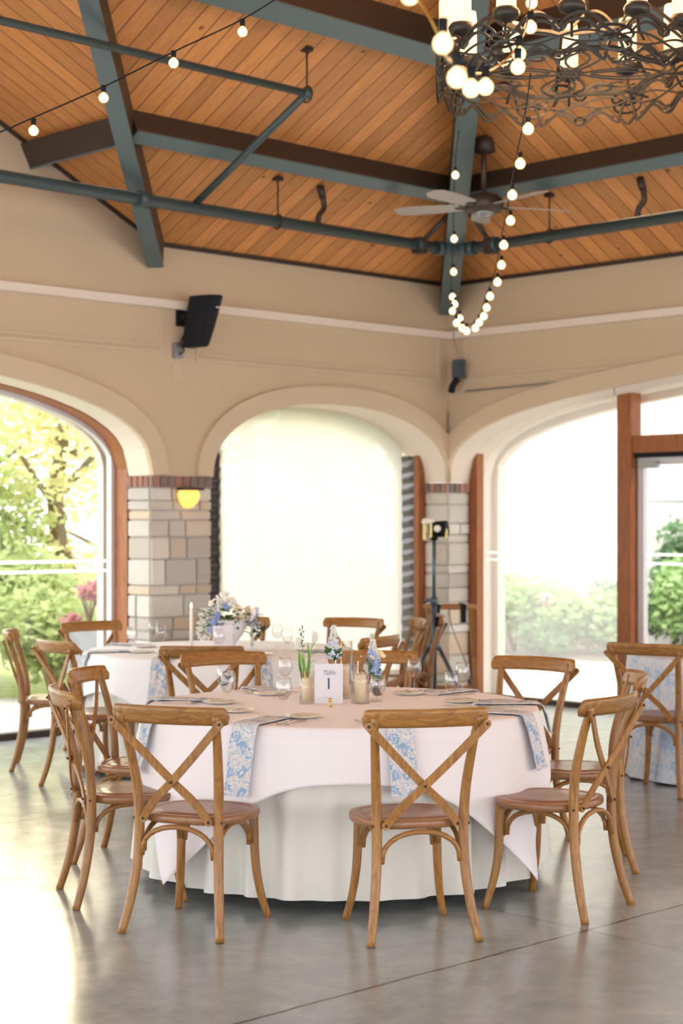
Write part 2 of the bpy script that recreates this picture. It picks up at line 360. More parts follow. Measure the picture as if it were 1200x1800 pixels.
# raised band round each arch
trim_n=[0]
def trim(bm,m,smooth=False):
    trim_n[0]+=1; return tag(obj('trim_%d'%trim_n[0],bm,m,smooth=smooth),kind='structure')
def arch_band(kind,a,b,P,clip=None):
    bm=BM(); Wd=b-a; bw=.15; pr=.038; ts=samples(Wd); inner=[(a+t,SPR+arch_h(kind,t,Wd)) for t in ts]
    outer=[]
    for i,(u,z) in enumerate(inner):
        p,q=inner[max(i-1,0)],inner[min(i+1,len(inner)-1)]; dx,dz=q[0]-p[0],q[1]-p[1]; l=math.hypot(dx,dz)
        ou,oz=u-dz/l*bw,z+dx/l*bw
        if a<.01 and ou<0: ou=0
        outer.append((ou,max(oz,SPR)))
    L=[]
    for (u,z),(ou,oz) in zip(inner,outer):
        if a<.01 and ou<=0.0005: oz=max(oz,z+.002)
        L.append([bm.verts.new(P(u,-pr,z-.001)),bm.verts.new(P(ou,-pr,oz)),bm.verts.new(P(ou,.01,oz)),bm.verts.new(P(u,.01,z-.001))])
    for A,B in zip(L,L[1:]):
        for k_ in range(4): bm.faces.new((A[k_],A[(k_+1)%4],B[(k_+1)%4],B[k_]))
    bm.faces.new(L[0]); bm.faces.new(L[-1][::-1]); normals(bm); trim(bm,M['trimst'])
for k_,a,b in LEFT:
    if k_!='p': arch_band(k_,a,b,PL)
for k_,a,b in RIGHT:
    if k_!='p': arch_band(k_,a,b,PR)
# cornice ledge and panel mouldings
def bar(P,u0,u1,z0,z1,o0,o1,m): 
    bm=BM(); p,q=P(u0,o0,z0),P(u1,o1,z1); a=[min(x,y) for x,y in zip(p,q)]; b=[max(x,y) for x,y in zip(p,q)]; box(bm,a,b); trim(bm,m)
bar(PL,0,15.5,3.245,3.308,-.055,0,M['cornice']); bar(PR,.055,15,3.245,3.308,-.055,0,M['cornice'])
def panel(P,u0,u1,z0,z1):
    bm=BM()
    for (a,b,c_,d) in ((u0,u1,z0,z0+.022),(u0+.03,u1-.03,z0+.045,z0+.062),(u0,u0+.022,z0+.022,z1),(u1-.022,u1,z0+.022,z1)):
        p,q=P(a,-.016,c_),P(b,0,d); box(bm,[min(x,y) for x,y in zip(p,q)],[max(x,y) for x,y in zip(p,q)])
    trim(bm,M['trimst'])
panel(PL,.12,2.90,2.86,3.24); panel(PL,3.24,9.2,2.90,3.24); panel(PR,.2,5.7,2.86,3.24)

# stone pillars (shaft of cut blocks + brick cap)
TONES=[(.66,.60,.53),(.62,.57,.51),(.70,.65,.58),(.58,.53,.48),(.60,.50,.40),(.66,.52,.38),(.72,.68,.62),(.54,.47,.41)]
def stone_pillar(x0,y0,x1,y1,label,ztop=SPR,z0=0,cap=True,gname=None):
    e=empty('stone_pillar',((x0+x1)/2,(y0+y1)/2,z0)); tag(e,label,'pillar')
    cx,cy=(x0+x1)/2,(y0+y1)/2
    bm=BM(); box(bm,(x0-cx+.012,y0-cy+.012,0),(x1-cx-.012,y1-cy-.012,ztop-z0-.09)); obj('mortar_core',bm,M['mortar'],e)
    bm=BM(); lay=bm.loops.layers.float_color.new('tone'); z=0.; top=ztop-z0-.09
    rnd=random.Random(int(abs(x0*100+y0*37)))
    while z<top-.01:
        h_=rnd.choice([.075,.10,.13,.17,.20]); 
        if z+h_>top-.06: h_=top-z
        for side in range(4):
            L_=(x1-x0) if side in (0,2) else (y1-y0); u=0
            while u<L_-.01:
                w_=rnd.uniform(.13,.34)
                if u+w_>L_-.09: w_=L_-u
                dp=rnd.uniform(.002,.014); gp=.005; tone=rnd.choice(TONES); k__=rnd.uniform(.85,1.12)
                a,b=u+gp,u+w_-gp
                if side==0: p,q=(x0-cx+a,y0-cy-dp,z+gp),(x0-cx+b,y0-cy+.03,z+h_-gp)
                elif side==2: p,q=(x0-cx+a,y1-cy-.03,z+gp),(x0-cx+b,y1-cy+dp,z+h_-gp)
                elif side==1: p,q=(x0-cx-dp,y0-cy+a,z+gp),(x0-cx+.03,y0-cy+b,z+h_-gp)
                else: p,q=(x1-cx-.03,y0-cy+a,z+gp),(x1-cx+dp,y0-cy+b,z+h_-gp)
                n0=len(bm.faces); box(bm,p,q,bev=.006); bm.faces.ensure_lookup_table()
                for f in bm.faces[n0:]:
                    for lp in f.loops: lp[lay]=(tone[0]*k__,tone[1]*k__,tone[2]*k__,1)
                u+=w_
        z+=h_
    obj('stone_shaft',bm,M['stone'],e)
    if cap:
        bm=BM(); lay=bm.loops.layers.float_color.new('tone')
        for side in range(4):
            L_=(x1-x0) if side in (0,2) else (y1-y0); n_=max(3,round(L_/.072))
            for i in range(n_):
                a,b=i*L_/n_+.006,(i+1)*L_/n_-.006; dp=.02; za,zb=top+.004,top+.088
                if side==0: p,q=(x0-cx+a,y0-cy-dp,za),(x0-cx+b,y0-cy+.04,zb)
                elif side==2: p,q=(x0-cx+a,y1-cy-.04,za),(x0-cx+b,y1-cy+dp,zb)
                elif side==1: p,q=(x0-cx-dp,y0-cy+a,za),(x0-cx+.04,y0-cy+b,zb)
                else: p,q=(x1-cx-.04,y0-cy+a,za),(x1-cx+dp,y0-cy+b,zb)
                n0=len(bm.faces); box(bm,p,q,bev=.004); bm.faces.ensure_lookup_table(); t=rnd.choice([(.36,.15,.10),(.30,.13,.09),(.42,.20,.14),(.20,.13,.11)])
                for f in bm.faces[n0:]:
                    for lp in f.loops: lp[lay]=(*t,1)
        obj('brick_cap',bm,M['stone'],e)
        bm=BM(); box(bm,(x0-cx-.006,y0-cy-.006,top),(x1-cx+.006,y1-cy+.006,top+.089)); obj('cap_mortar',bm,M['mortar'],e)
    return e
stone_pillar(-3.34,0,-2.75,TH,'pale stone pillar with brick cap between the two left arches, under the black wall speaker')
stone_pillar(0,0,TH,TH,'narrow stone pillar with brick cap in the room corner, behind the tripod light')
stone_pillar(-9.73,0,-9.14,TH,'stone pillar at the far left end of the wide left arch')
stone_pillar(0,-6.39,TH,-5.8,'stone pillar at the far right end of the glazed right arch')

# ---------------------------------------------------------------- windows
def ring_pts(kind,a,b,inset,zbase=0.0):
    Wd=b-a; pts=[(a+inset,zbase),(a+inset,SPR)]
    for t in samples(Wd):
        tt=max(inset,min(Wd-inset,t)); pts.append((a+tt,SPR+max(0,arch_h(kind,t,Wd)-inset)))
    pts+=[(b-inset,SPR),(b-inset,zbase)]; return pts
def arch_ring(kind,a,b,P,in0,in1,o0,o1,name,m,parent):
    bm=BM(); I=ring_pts(kind,a,b,in1); O=ring_pts(kind,a,b,in0); L=[]
    for (u,z),(ou,oz) in zip(I,O): L.append([bm.verts.new(P(u,o0,z)),bm.verts.new(P(ou,o0,oz)),bm.verts.new(P(ou,o1,oz)),bm.verts.new(P(u,o1,z))])
    for A,B in zip(L,L[1:]):
        for k_ in range(4):
            try: bm.faces.new((A[k_],A[(k_+1)%4],B[(k_+1)%4],B[k_]))
            except ValueError: pass
    normals(bm); return obj(name,bm,m,parent)
def pbox(P,u0,u1,z0,z1,o0,o1,name,m,parent,bev=0):
    bm=BM(); p,q=P(u0,o0,z0),P(u1,o1,z1); box(bm,[min(x,y) for x,y in zip(p,q)],[max(x,y) for x,y in zip(p,q)],bev=bev); return obj(name,bm,m,parent)
def glazing(P,kind,a,b,u0,u1,z0,ztop,o,name,m,parent):   # arched sheet of glass between u0 and u1
    bm=BM(); Wd=b-a; us=sorted({u0,u1}|{a+t for t in samples(Wd) if u0<a+t<u1}); L=[]
    for u in us:
        z1=min(ztop,SPR+arch_h(kind,u-a,Wd)); L.append([bm.verts.new(P(u,o,z0)),bm.verts.new(P(u,o,z1)),bm.verts.new(P(u,o+.008,z1)),bm.verts.new(P(u,o+.008,z0))])
    for A,B in zip(L,L[1:]):
        for k_ in range(4): bm.faces.new((A[k_],A[(k_+1)%4],B[(k_+1)%4],B[k_]))
    bm.faces.new(L[0]); bm.faces.new(L[-1][::-1]); normals(bm); return obj(name,bm,m,parent)
# window_1: wide left arch
w1=tag(empty('window_1',(0,0,0)),kind='structure')
arch_ring('w',3.34,9.14,PL,-.02,.012,TH,.44,'window_frame',M['redwood'],w1)
arch_ring('w',3.34,9.14,PL,.0,.045,.44,.50,'window_frame',M['alu'],w1)
pbox(PL,3.36,9.12,0,.05,.40,.50,'sill',M['fascia'],w1)
glazing(PL,'w',3.34,9.14,3.37,9.11,.05,9,.46,'pane',M['pane'],w1)
for z in (1.31,1.235): pbox(PL,3.4,9.1,z-.011,z+.011,.452,.457,'frosted_stripe',M['stripe'],w1)
# window_2: middle arch with the fabric screen
w2=tag(empty('window_2',(0,0,0)),kind='structure')
pbox(PL,-.05,.085,0,2.215,TH,.34,'window_frame',M['redwood'],w2); pbox(PL,2.665,2.80,0,2.215,TH,.34,'window_frame',M['redwood'],w2)
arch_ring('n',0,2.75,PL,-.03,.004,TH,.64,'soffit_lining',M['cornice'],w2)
pbox(PL,.02,2.73,0,.06,.38,.50,'sill',M['fascia'],w2)
for za,zb in ((1.305,1.325),): pass
# window_3: wide right arch
w3=tag(empty('window_3',(0,0,0)),kind='structure')
pbox(PR,-.05,.10,0,2.235,TH,.37,'window_frame',M['redwood'],w3); pbox(PR,5.70,5.85,0,2.235,TH,.37,'window_frame',M['redwood'],w3)
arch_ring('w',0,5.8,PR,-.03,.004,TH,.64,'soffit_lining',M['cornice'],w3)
pbox(PR,.02,1.6,0,.05,.42,.50,'sill',M['fascia'],w3)
glazing(PR,'w',0,5.8,.03,1.6,.05,9,.47,'pane',M['mesh_screen'],w3)
for z in (1.335,1.27): pbox(PR,.05,1.6,z-.011,z+.011,.462,.467,'frosted_stripe',M['stripe'],w3)
bm=BM(); 
pbox(PR,1.6,1.745,0,2.80,.36,.50,'mullion',M['redwood'],w3)
pbox(PR,1.745,5.78,2.19,2.335,.38,.50,'transom',M['redwood'],w3)
glazing(PR,'w',0,5.8,1.745,5.75,2.335,9,.47,'pane',M['pane'],w3)
# glazed double door under the transom
d1=tag(empty('door_1',(0,0,0)),kind='structure')
for a in (1.755,2.75,):
    pbox(PR,a,a+.06,.02,2.17,.44,.50,'door_stile',M['alu'],d1); pbox(PR,a+.9,a+.96,.02,2.17,.44,.50,'door_stile',M['alu'],d1)
    pbox(PR,a+.06,a+.9,2.09,2.17,.44,.50,'door_rail',M['alu'],d1); pbox(PR,a+.06,a+.9,.02,.16,.44,.50,'door_rail',M['alu'],d1)
    pbox(PR,a+.06,a+.9,.16,2.09,.465,.473,'pane',M['pane'],d1)
    for z in (1.34,1.265): pbox(PR,a+.06,a+.9,z-.011,z+.011,.458,.463,'frosted_stripe',M['stripe'],d1)
    hb=pbox(PR,a+.80,a+.83,.95,1.15,.38,.41,'handle',M['black'],d1)
pbox(PR,1.745,5.7,2.15,2.19,.40,.50,'door_header',M['black'],d1)
pbox(PR,1.80,1.98,2.06,2.12,.38,.44,'door_closer',M['grey'],d1)
pbox(PR,3.71,5.75,0.02,2.15,.465,.473,'pane',M['pane'],d1)
# outer masonry arches, seen through the glass
def outer(name,bays,P,o0,o1,skip):
    bm=BM()
    for kind,a,b in bays:
        if kind=='p': segs=[(a,b,0,0)]
        else:
            ins=skip; us=[(a,0),(a+ins,0)]; 
            hh=lambda t:SPR+max(0,arch_h(kind,t,b-a)-skip*.9)
            ts=[ins+.001]+[t for t in samples(b-a) if ins<t<b-a-ins]+[b-a-ins-.001]
            segs=[(a,a+ins,0,0),(b-ins,b,0,0)]+[(a+t0,a+t1,hh(t0),hh(t1)) for t0,t1 in zip(ts,ts[1:])]
        for u0,u1,z0,z1 in segs:
            pts=[(u0,z0),(u1,z1),(u1,3.7),(u0,3.7)]
            A=[bm.verts.new(P(u,o0,z)) for u,z in pts]; B=[bm.verts.new(P(u,o1,z)) for u,z in pts]
            bm.faces.new(A); bm.faces.new(B[::-1]); 
            for k_ in range(4): bm.faces.new((A[k_],A[(k_+1)%4],B[(k_+1)%4],B[k_]))
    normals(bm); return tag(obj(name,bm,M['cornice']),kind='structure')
outer('wall_outer_left',[b for b in LEFT if b[1]<9],PL,.58,.66,.02)
outer('wall_outer_right',RIGHT[:2],PR,.60,.70,.07)
# fabric screen + dark vinyl side strips in the middle arch
sc=tag(empty('roller_screen',(-1.37,.45,0)),'large cream fabric roller screen glowing in the middle arch','screen')
bm=BM(); rows=60; L=[]
for i in range(rows+1):
    z=.05+2.62*i/rows; e=.008*math.sin(i*1.9)+.004*math.sin(i*4.1)
    xl=-2.29+1.37+e; xr=-.125+1.37+e*.7
    L.append([bm.verts.new((xl+(xr-xl)*k_/16,.004*math.sin(k_*1.1+i*.2),z)) for k_ in range(17)])
for A,B in zip(L,L[1:]):
    for k_ in range(16): f=bm.faces.new((A[k_],A[k_+1],B[k_+1],B[k_])); f.smooth=True
obj('fabric',bm,M['shade'],sc)
bm=BM(); tube(bm,[(-.93,.03,2.68),(1.25,.03,2.68)],.03,12); obj('roller_tube',bm,M['alu'],sc)
bm=BM(); tube(bm,[(-.92,0,.055),(1.24,0,.055)],.014,8); obj('hem_bar',bm,M['alu'],sc)
def strip(x0,x1,label):
    o=empty('vinyl_curtain',((x0+x1)/2,.47,0)); tag(o,label,'curtain'); c_=(x0+x1)/2; bm=BM(); L=[]
    for i in range(241):
        z=.02+2.32*i/240; ph=z*2*PI/.10
        L.append([bm.verts.new((x0-c_+(x1-x0)*k_/8,.009*math.sin(ph+1.6*k_/8)+.003*math.sin(z*9),z)) for k_ in range(9)])
    for A,B in zip(L,L[1:]):
        for k_ in range(8): f=bm.faces.new((A[k_],A[k_+1],B[k_+1],B[k_])); f.smooth=True
    so_=bm; obj('pleated_sheet',so_,M['vinyl'],o); return o
strip(-2.73,-2.26,'dark ribbed vinyl curtain strip left of the cream screen')
vs_=strip(-.10,.10,'dark shiny ribbed vinyl curtain strip right of the cream screen'); vs_.rotation_euler=(0,0,PI/2); vs_.location=(-.07,.455,0)

# ---------------------------------------------------------------- roof
def quadmesh(name,polys,m):
    bm=BM()
    for poly in polys:
        A=[bm.verts.new(p) for p in poly]; B=[bm.verts.new((p[0],p[1],p[2]+.08)) for p in poly]; n=len(A)
        bm.faces.new(A); bm.faces.new(B[::-1])
        for k_ in range(n): bm.faces.new((A[k_],A[(k_+1)%n],B[(k_+1)%n],B[k_]))
    normals(bm); return tag(obj(name,bm,m),kind='structure')
Z=lambda d:EAVE+SL*d
T=6.6
quadmesh('ceiling',[[(.3,.3,Z(-.3)),(-3.28,.3,Z(-.3)),(-3.28,0,Z(0)),(-3.28-T,-T,Z(T)),(-T,-T,Z(T))]],M['boards_x'])
quadmesh('ceiling',[[(.3,.3,Z(-.3)),(-T,-T,Z(T)),(-T,-8.5,Z(T)),(.3,-15,Z(-.3))]],M['boards_y'])
quadmesh('ceiling',[[(-3.28,.3,Z(0)),(-3.28,0,Z(0)),(-3.28-T,-T,Z(T)),(-3.28-T,.3,Z(T))]],M['boards_y'])
quadmesh('ceiling',[[(-9.88,-6.6,Z(T)),(-6.6,-6.6,Z(T)),(-6.6,-8.5,Z(T)),(.3,-15,Z(-.3)),(-3,-15,Z(3)),(-6.6,-15,Z(T)),(-9.88,-15,Z(T))]] if 0 else [[(-9.88,-6.6,Z(T)),(-6.6,-6.6,Z(T)),(-6.6,-15,Z(T)),(-9.88,-15,Z(T))],[(-6.6,-8.5,Z(T)),(.3,-15,Z(-.3)),(-6.6,-15,Z(T))]],M['rearceil'])  # unseen rear roof, added to block sky light; pale to reduce orange bounce
quadmesh('ceiling',[[(-9.88,.3,Z(T)),(-9.88,-15,Z(T)),(-16.4,-15,Z(T)-3.26),(-16.4,.3,Z(T)-3.26)]],M['rearceil'])
# beams: swept rectangles; nrm = direction pointing down out of the roof
def beam(name,p,q,wd,dp,down,label,m=None,tail=0,cat='roof beam'):
    p,q=Vector(p),Vector(q); mid=(p+q)/2; e=empty(name,mid); tag(e,label,cat); t=(q-p).normalized(); dn=Vector(down); dn=(dn-t*dn.dot(t)).normalized(); sd_=t.cross(dn).normalized()
    bm=BM()
    def fr(pt,a,b): return [bm.verts.new(pt-mid+sd_*wd/2+dn*a),bm.verts.new(pt-mid-sd_*wd/2+dn*a),bm.verts.new(pt-mid-sd_*wd/2+dn*b),bm.verts.new(pt-mid+sd_*wd/2+dn*b)]
    A,B=fr(p,-.01,dp),fr(q,-.01,dp)
    bm.faces.new(A);bm.faces.new(B[::-1])
    for k_ in range(4): bm.faces.new((A[k_],A[(k_+1)%4],B[(k_+1)%4],B[k_]))
    normals(bm); obj('web',bm,M['fascia'],e)  # shade put into colour: dark brown web for the shadowed beam sides
    bm=BM(); wf=wd*1.06; A,B=[ [bm.verts.new(pt-mid+sd_*s1*wf/2+dn*(dp+o)) for s1,o in ((1,0),(-1,0),(-1,.014),(1,.014))] for pt in (p,q)]
    bm.faces.new(A);bm.faces.new(B[::-1])
    for k_ in range(4): bm.faces.new((A[k_],A[(k_+1)%4],B[(k_+1)%4],B[k_]))
    normals(bm); obj('flange',bm,M['teal'],e); return e
hd=(0,0,-1)
beam('hip_rafter',(.0-.02,-.02,Z(0)+.0),(-T,-T,Z(T)),.145,.29,hd,'teal steel hip rafter rising from the room corner above the ceiling fan')
beam('valley_rafter',(-3.28-.01,-.01,Z(0)),(-3.28-T,-T,Z(T)),.115,.20,hd,'teal steel valley rafter at upper left, ending at the wall above the left pillar')
dM=(0,-.447,-.894); dR=(-.447,0,-.894); dL=(.447,0,-.894)
beam('purlin',(-1.17,-1.17,Z(1.17)),(-3.28-1.17,-1.17,Z(1.17)),.115,.17,dM,'lower teal purlin across the middle roof slope, left of the fan',M['fascia'])
beam('purlin',(-1.17,-1.17,Z(1.17)),(-1.17,-9,Z(1.17)),.115,.17,dR,'lower teal purlin across the right roof slope, right of the fan',M['fascia'])
beam('purlin',(-3.28-1.17,-1.17,Z(1.17)),(-3.28-1.17,0,Z(1.17)),.115,.17,dL,'short teal purlin at far left running into the plaster gable',M['fascia'])
beam('purlin',(-2.45,-2.45,Z(2.45)),(-3.28-2.45,-2.45,Z(2.45)),.15,.26,dM,'upper blue-grey purlin across the top of the middle slope',M['fascia'])
beam('purlin',(-2.45,-2.45,Z(2.45)),(-2.45,-9,Z(2.45)),.15,.26,dR,'upper purlin on the right slope behind the chandelier',M['fascia'])
# dark eave line
bm=BM(); box(bm,(-3.28,-.03,EAVE-.025),(0,0,EAVE+.005)); trim(bm,M['fascia'])
bm=BM(); box(bm,(-.03,-15,EAVE-.025),(0,-.03,EAVE+.005)); trim(bm,M['fascia'])
bm=BM(); tube(bm,[(-3.28,-.015,EAVE-.005),(-9,-.015,Z(5.72)-.005)],0,prof=(.015,.018)); trim(bm,M['fascia'])

# ---------------------------------------------------------------- sprinkler pipes
PZ=3.845; PD=.88
pp=tag(empty('sprinkler_pipe',(-PD,-PD,PZ)),'thick teal sprinkler pipe running round under the roof beams','pipe')
def O(x,y,z): return (x+PD,y+PD,z-PZ)
bm=BM(); tube(bm,[O(-11,-PD,PZ),O(-PD-.12,-PD,PZ)],.045,12); obj('pipe_run',bm,M['pipe'],pp)
bm=BM(); tube(bm,[O(-PD,-PD-.12,PZ),O(-PD,-11,PZ)],.045,12); obj('pipe_run',bm,M['pipe'],pp)
bm=BM(); tube(bm,smoothpath([O(-PD-.14,-PD,PZ),O(-PD-.04,-PD-.01,PZ),O(-PD-.01,-PD-.04,PZ),O(-PD,-PD-.14,PZ)],4),.052,12); obj('elbow',bm,M['pipe'],pp)
for p,q in (((-PD-.16,-PD),(-PD-.22,-PD)),((-PD-.42,-PD),(-PD-.47,-PD)),((-PD,-PD-.16),(-PD,-PD-.22)),((-PD,-PD-.42),(-PD,-PD-.47)),((-4.05,-PD),(-4.13,-PD))):
    bm=BM(); tube(bm,[O(*p,PZ),O(*q,PZ)],.06,12); obj('coupling',bm,M['pipe'],pp)
bx=-3.62   # branch rising with the slope, then turning left
by0,by1=-PD,-2.05
z1_=PZ+.02+(abs(by1)-PD)*.5
bp=tag(empty('branch_pipe',(bx,by0,PZ)),'thin teal branch pipe rising off the main pipe and turning left under the boards','pipe')
bm=BM(); tube(bm,[(0,0,.03),(0,by1-by0,z1_-PZ)],.026,10); obj('riser',bm,M['pipe'],bp)
bm=BM(); tube(bm,[(0,by1-by0,z1_-PZ),(-7,by1-by0,z1_-PZ)],.026,10); obj('run',bm,M['pipe'],bp)
bm=BM(); ico(bm,(0,by1-by0,z1_-PZ),.042,2); obj('elbow',bm,M['pipe'],bp)
def hanger(x,y,z0,z1,label):
    e=tag(empty('pipe_hanger',(x,y,z0)),label,'hanger'); bm=BM(); tube(bm,[(0,0,.05),(0,0,z1-z0)],.007,6); obj('rod',bm,M['fascia'],e)
    bm=BM(); n=16; tube(bm,[(0,.052*math.cos(2*PI*i/n),.052*math.sin(2*PI*i/n)) for i in range(n)],.007,6,closed=True); obj('loop',bm,M['fascia'],e)
    bm=BM(); box(bm,(-.03,-.03,z1-z0-.03),(.03,.03,z1-z0)); obj('plate',bm,M['fascia'],e)
hanger(-2.83,-PD,PZ,Z(PD),'thin hanger rod on the pipe below the middle purlin')
hanger(-PD,-1.88,PZ,Z(PD),'thin hanger rod on the pipe right of the fan')
hanger(bx+.02,by1+.02,z1_,Z(2.05),'hanger rod holding the branch pipe elbow at top centre')
def sprinkler(x,y,dx,dy,label):
    e=tag(empty('swing_pipe',(x,y,PZ)),label,'sprinkler'); bm=BM(); tube(bm,smoothpath([(0,0,.03),(dx*.01,dy*.01,.10),(dx*.06,dy*.06,.16),(dx*.05,dy*.05,.25)],4),.022,8); obj('swing_joint',bm,M['fascia'],e)
    bm=BM(); tube(bm,[(dx*.05,dy*.05,.24),(dx*.02,dy*.02,.33)],.03,8); obj('nozzle',bm,M['fascia'],e)
sprinkler(-2.42,-PD,1,0,'upright sprinkler elbow on the pipe, left of the fan'); sprinkler(-PD,-2.72,0,-1,'upright sprinkler elbow on the pipe at far right')
for (x,y,X,Y,lb) in ((-1.30,-PD,-1.12,-1.15,'left sway brace from the pipe corner up to the hip rafter'),(-PD,-1.28,-1.12,-1.2,'right sway brace from the pipe corner up to the hip rafter')):
    e=tag(empty('sway_brace',(x,y,PZ)),lb,'brace'); 
    bm=BM(); tube(bm,[(0,0,0),(X-x,Y-y,.32)],.022,8); obj('brace_rod',bm,M['fascia'],e); bm=BM(); box(bm,(-.05,-.05,-.07),(.05,.05,.06),bev=.01); obj('clamp',bm,M['fascia'],e)

# ---------------------------------------------------------------- ceiling fan
fc=unproj(850,366,12.9)
fe=tag(empty('ceiling_fan',fc,ROT),'five-blade brown and grey ceiling fan hanging at the roof corner','ceiling fan')
bm=BM(); lathe(bm,[(0,-.07),(.05,-.068),(.08,-.045),(.085,-.03),(0,-.03)],24); obj('light_cap',bm,M['grey'],fe)
bm=BM(); lathe(bm,[(0,-.03),(.12,-.03),(.15,0),(.15,.06),(.10,.10),(.03,.12),(0,.12)],24); obj('motor',bm,M['fascia'],fe)
bm=BM(); tube(bm,[(0,0,.1),(0,0,EAVE+SL*min(-fc.x,-fc.y)-fc.z)],.02,10); obj('down_rod',bm,M['fascia'],fe)
bm=BM(); lathe(bm,[(0,0),(.09,0),(.07,.1),(.03,.12)],16,(0,0,EAVE+SL*min(-fc.x,-fc.y)-fc.z-.12)); obj('canopy',bm,M['fascia'],fe)
for i in range(5):
    a=2*PI*i/5+math.radians(16); bm=BM(); L=[]
    for k_ in range(9):
        r_=.18+.52*k_/8; hw=.055+.02*math.sin(PI*k_/8*.8)+(.0 if k_<8 else -.03); tw=.2
        L.append([(r_,-hw,.01-hw*tw),(r_,hw,.01+hw*tw),(r_,hw,.018+hw*tw),(r_,-hw,.018-hw*tw)])
    loft(bm,L); normals(bm); b_=obj('blade',bm,M['fanblade'],fe); b_.rotation_euler=(0,0,a)
    bm=BM(); tube(bm,[(.12,0,.0),(.22,0,.008)],0,prof=(.02,.006)); ar=obj('blade_arm',bm,M['fascia'],b_)

# ---------------------------------------------------------------- chandelier
cc=unproj(1002,130,8.2); CR=.64
ch=tag(empty('chandelier',cc),'large round wrought-iron scrollwork chandelier with glowing candle sleeves','chandelier')
def cyl(a,z,r=CR): return (r*math.cos(a),r*math.sin(a),z)
NS=8; RW=.007
for s_ in range(NS):
    a0=2*PI*s_/NS+.2; da=2*PI/NS; bm=BM()
    def cc_(pts,n=4,pr_=(RW,.005)):
        P_=smoothpath([Vector((t,z,0)) for t,z in pts],n); tube(bm,[cyl(a0+da*p.x,p.y) for p in P_],0,prof=pr_,up=(0,0,1))
    def wave(f,t0,t1,n=28,pr_=(RW*.8,.006),r_=CR): tube(bm,[cyl(a0+da*(t0+(t1-t0)*i/n),f(i/n),r_) for i in range(n+1)],0,prof=pr_,up=(0,0,1))
    ab=lambda u: abs(math.sin(2*PI*u))**.75
    wave(lambda u:.048+.060*ab(u),.10,.90); wave(lambda u:.026+.052*ab(u),.15,.85)
    wave(lambda u:-.072-.030*math.cos(4*PI*u),.09,.91); wave(lambda u:-.050-.022*math.cos(4*PI*u),.15,.85)
    for sg in (-1,1):
        wave(lambda u:sg*.026*math.sin(2*PI*u)+.004,0,1,24,(.004,.0045),CR-.006)
        tube(bm,smoothpath([cyl(a0-da*.16*sg,.055),cyl(a0-da*.05*sg,.03),cyl(a0+da*.05*sg,-.02),cyl(a0+da*.10*sg,-.10)],4),0,prof=(.005,.006),up=(0,0,1))
    for z_,h__,w_ in ((.052,.022,.030),(-.082,.018,.026)): tube(bm,[cyl(a0+da*.5+w_/CR*math.cos(q*PI/8),z_+h__*math.sin(q*PI/8)) for q in range(16)],0,prof=(.006,.0055),up=None,closed=True)
    for z_,w_,h__ in ((.018,.17,.036),(-.024,.15,.036)):
        tube(bm,[cyl(a0+da*w_*math.cos(q*PI/10),z_+h__*math.sin(q*PI/10),CR+.004) for q in range(20)],0,prof=(.005,.005),up=None,closed=True)
    tube(bm,[cyl(a0-da*.10,-.07),cyl(a0-da*.02,-.115),cyl(a0+da*.02,-.115),cyl(a0+da*.10,-.07)],0,prof=(RW,.005),up=(0,0,1))
    obj('gallery_scroll',bm,M['iron'],ch)
# bottom scroll disc
bm=BM(); RB=.45; n=64
for r_,lob in ((RB,.035),(RB*.93,.03)): tube(bm,[((r_+lob*math.cos(6*2*PI*i/n))*math.cos(2*PI*i/n),(r_+lob*math.cos(6*2*PI*i/n))*math.sin(2*PI*i/n),.0) for i in range(n)],0,prof=(.005,.007),up=(0,0,1),closed=True)
Q=(.006,.003)
for s_ in range(4):
    a0=2*PI*s_/4+ROT
    def pl(r_,a,z=0): return (r_*math.cos(a0+a),r_*math.sin(a0+a),z)
    for k__ in (-1,1):
        tube(bm,smoothpath([pl(.06,k__*.3),pl(.16,k__*.46),pl(.30,k__*.36),pl(.40,k__*.16),pl(.44,k__*.02)],6),0,prof=Q,up=(0,0,1))
        tube(bm,smoothpath([pl(.10,k__*.12),pl(.20,k__*.24),pl(.30,k__*.17),pl(.38,k__*.02)],6),0,prof=Q,up=(0,0,1))
        cx_,cy_,_=pl(.32,k__*.60); sp_=[(cx_+(.075-.0065*i)*math.cos(i*.62*k__+a0),cy_+(.075-.0065*i)*math.sin(i*.62*k__+a0),0) for i in range(10)]
        tube(bm,smoothpath(sp_,3),0,prof=Q,up=(0,0,1))
    tube(bm,[pl(.44,0),pl(CR,0)],0,prof=(.007,.005),up=(0,0,1)); tube(bm,[pl(.44,PI/4),pl(CR,PI/4)],0,prof=(.006,.005),up=(0,0,1))
for r_ in (.06,.035): tube(bm,[(r_*math.cos(2*PI*i/20),r_*math.sin(2*PI*i/20),0) for i in range(20)],0,prof=Q,up=(0,0,1),closed=True)
obj('bottom_scroll_disc',bm,M['iron'],ch)
bm=BM(); tube(bm,[(.36*math.cos(2*PI*i/40),.36*math.sin(2*PI*i/40),.30) for i in range(40)],0,prof=(.012,.012),up=(0,0,1),closed=True)
for s_ in range(8):
    a0=2*PI*s_/8
    tube(bm,smoothpath([(.36*math.cos(a0+t*.7),.36*math.sin(a0+t*.7),.30+.10*math.sin(PI*t)) for t in (0,.25,.5,.75,1)],3),0,prof=(.006,.006),up=(0,0,1))
    tube(bm,smoothpath([(CR*math.cos(a0),CR*math.sin(a0),.08),(.5*math.cos(a0),.5*math.sin(a0),.2),(.36*math.cos(a0),.36*math.sin(a0),.30)],4),.009,6)
obj('upper_ring',bm,M['iron'],ch)
for s_ in range(3):
    a0=2*PI*s_/3+.4; bm=BM(); tube(bm,[(.36*math.cos(a0),.36*math.sin(a0),.30),(0,0,1.3)],.009,6); obj('hanging_rod',bm,M['iron'],ch)
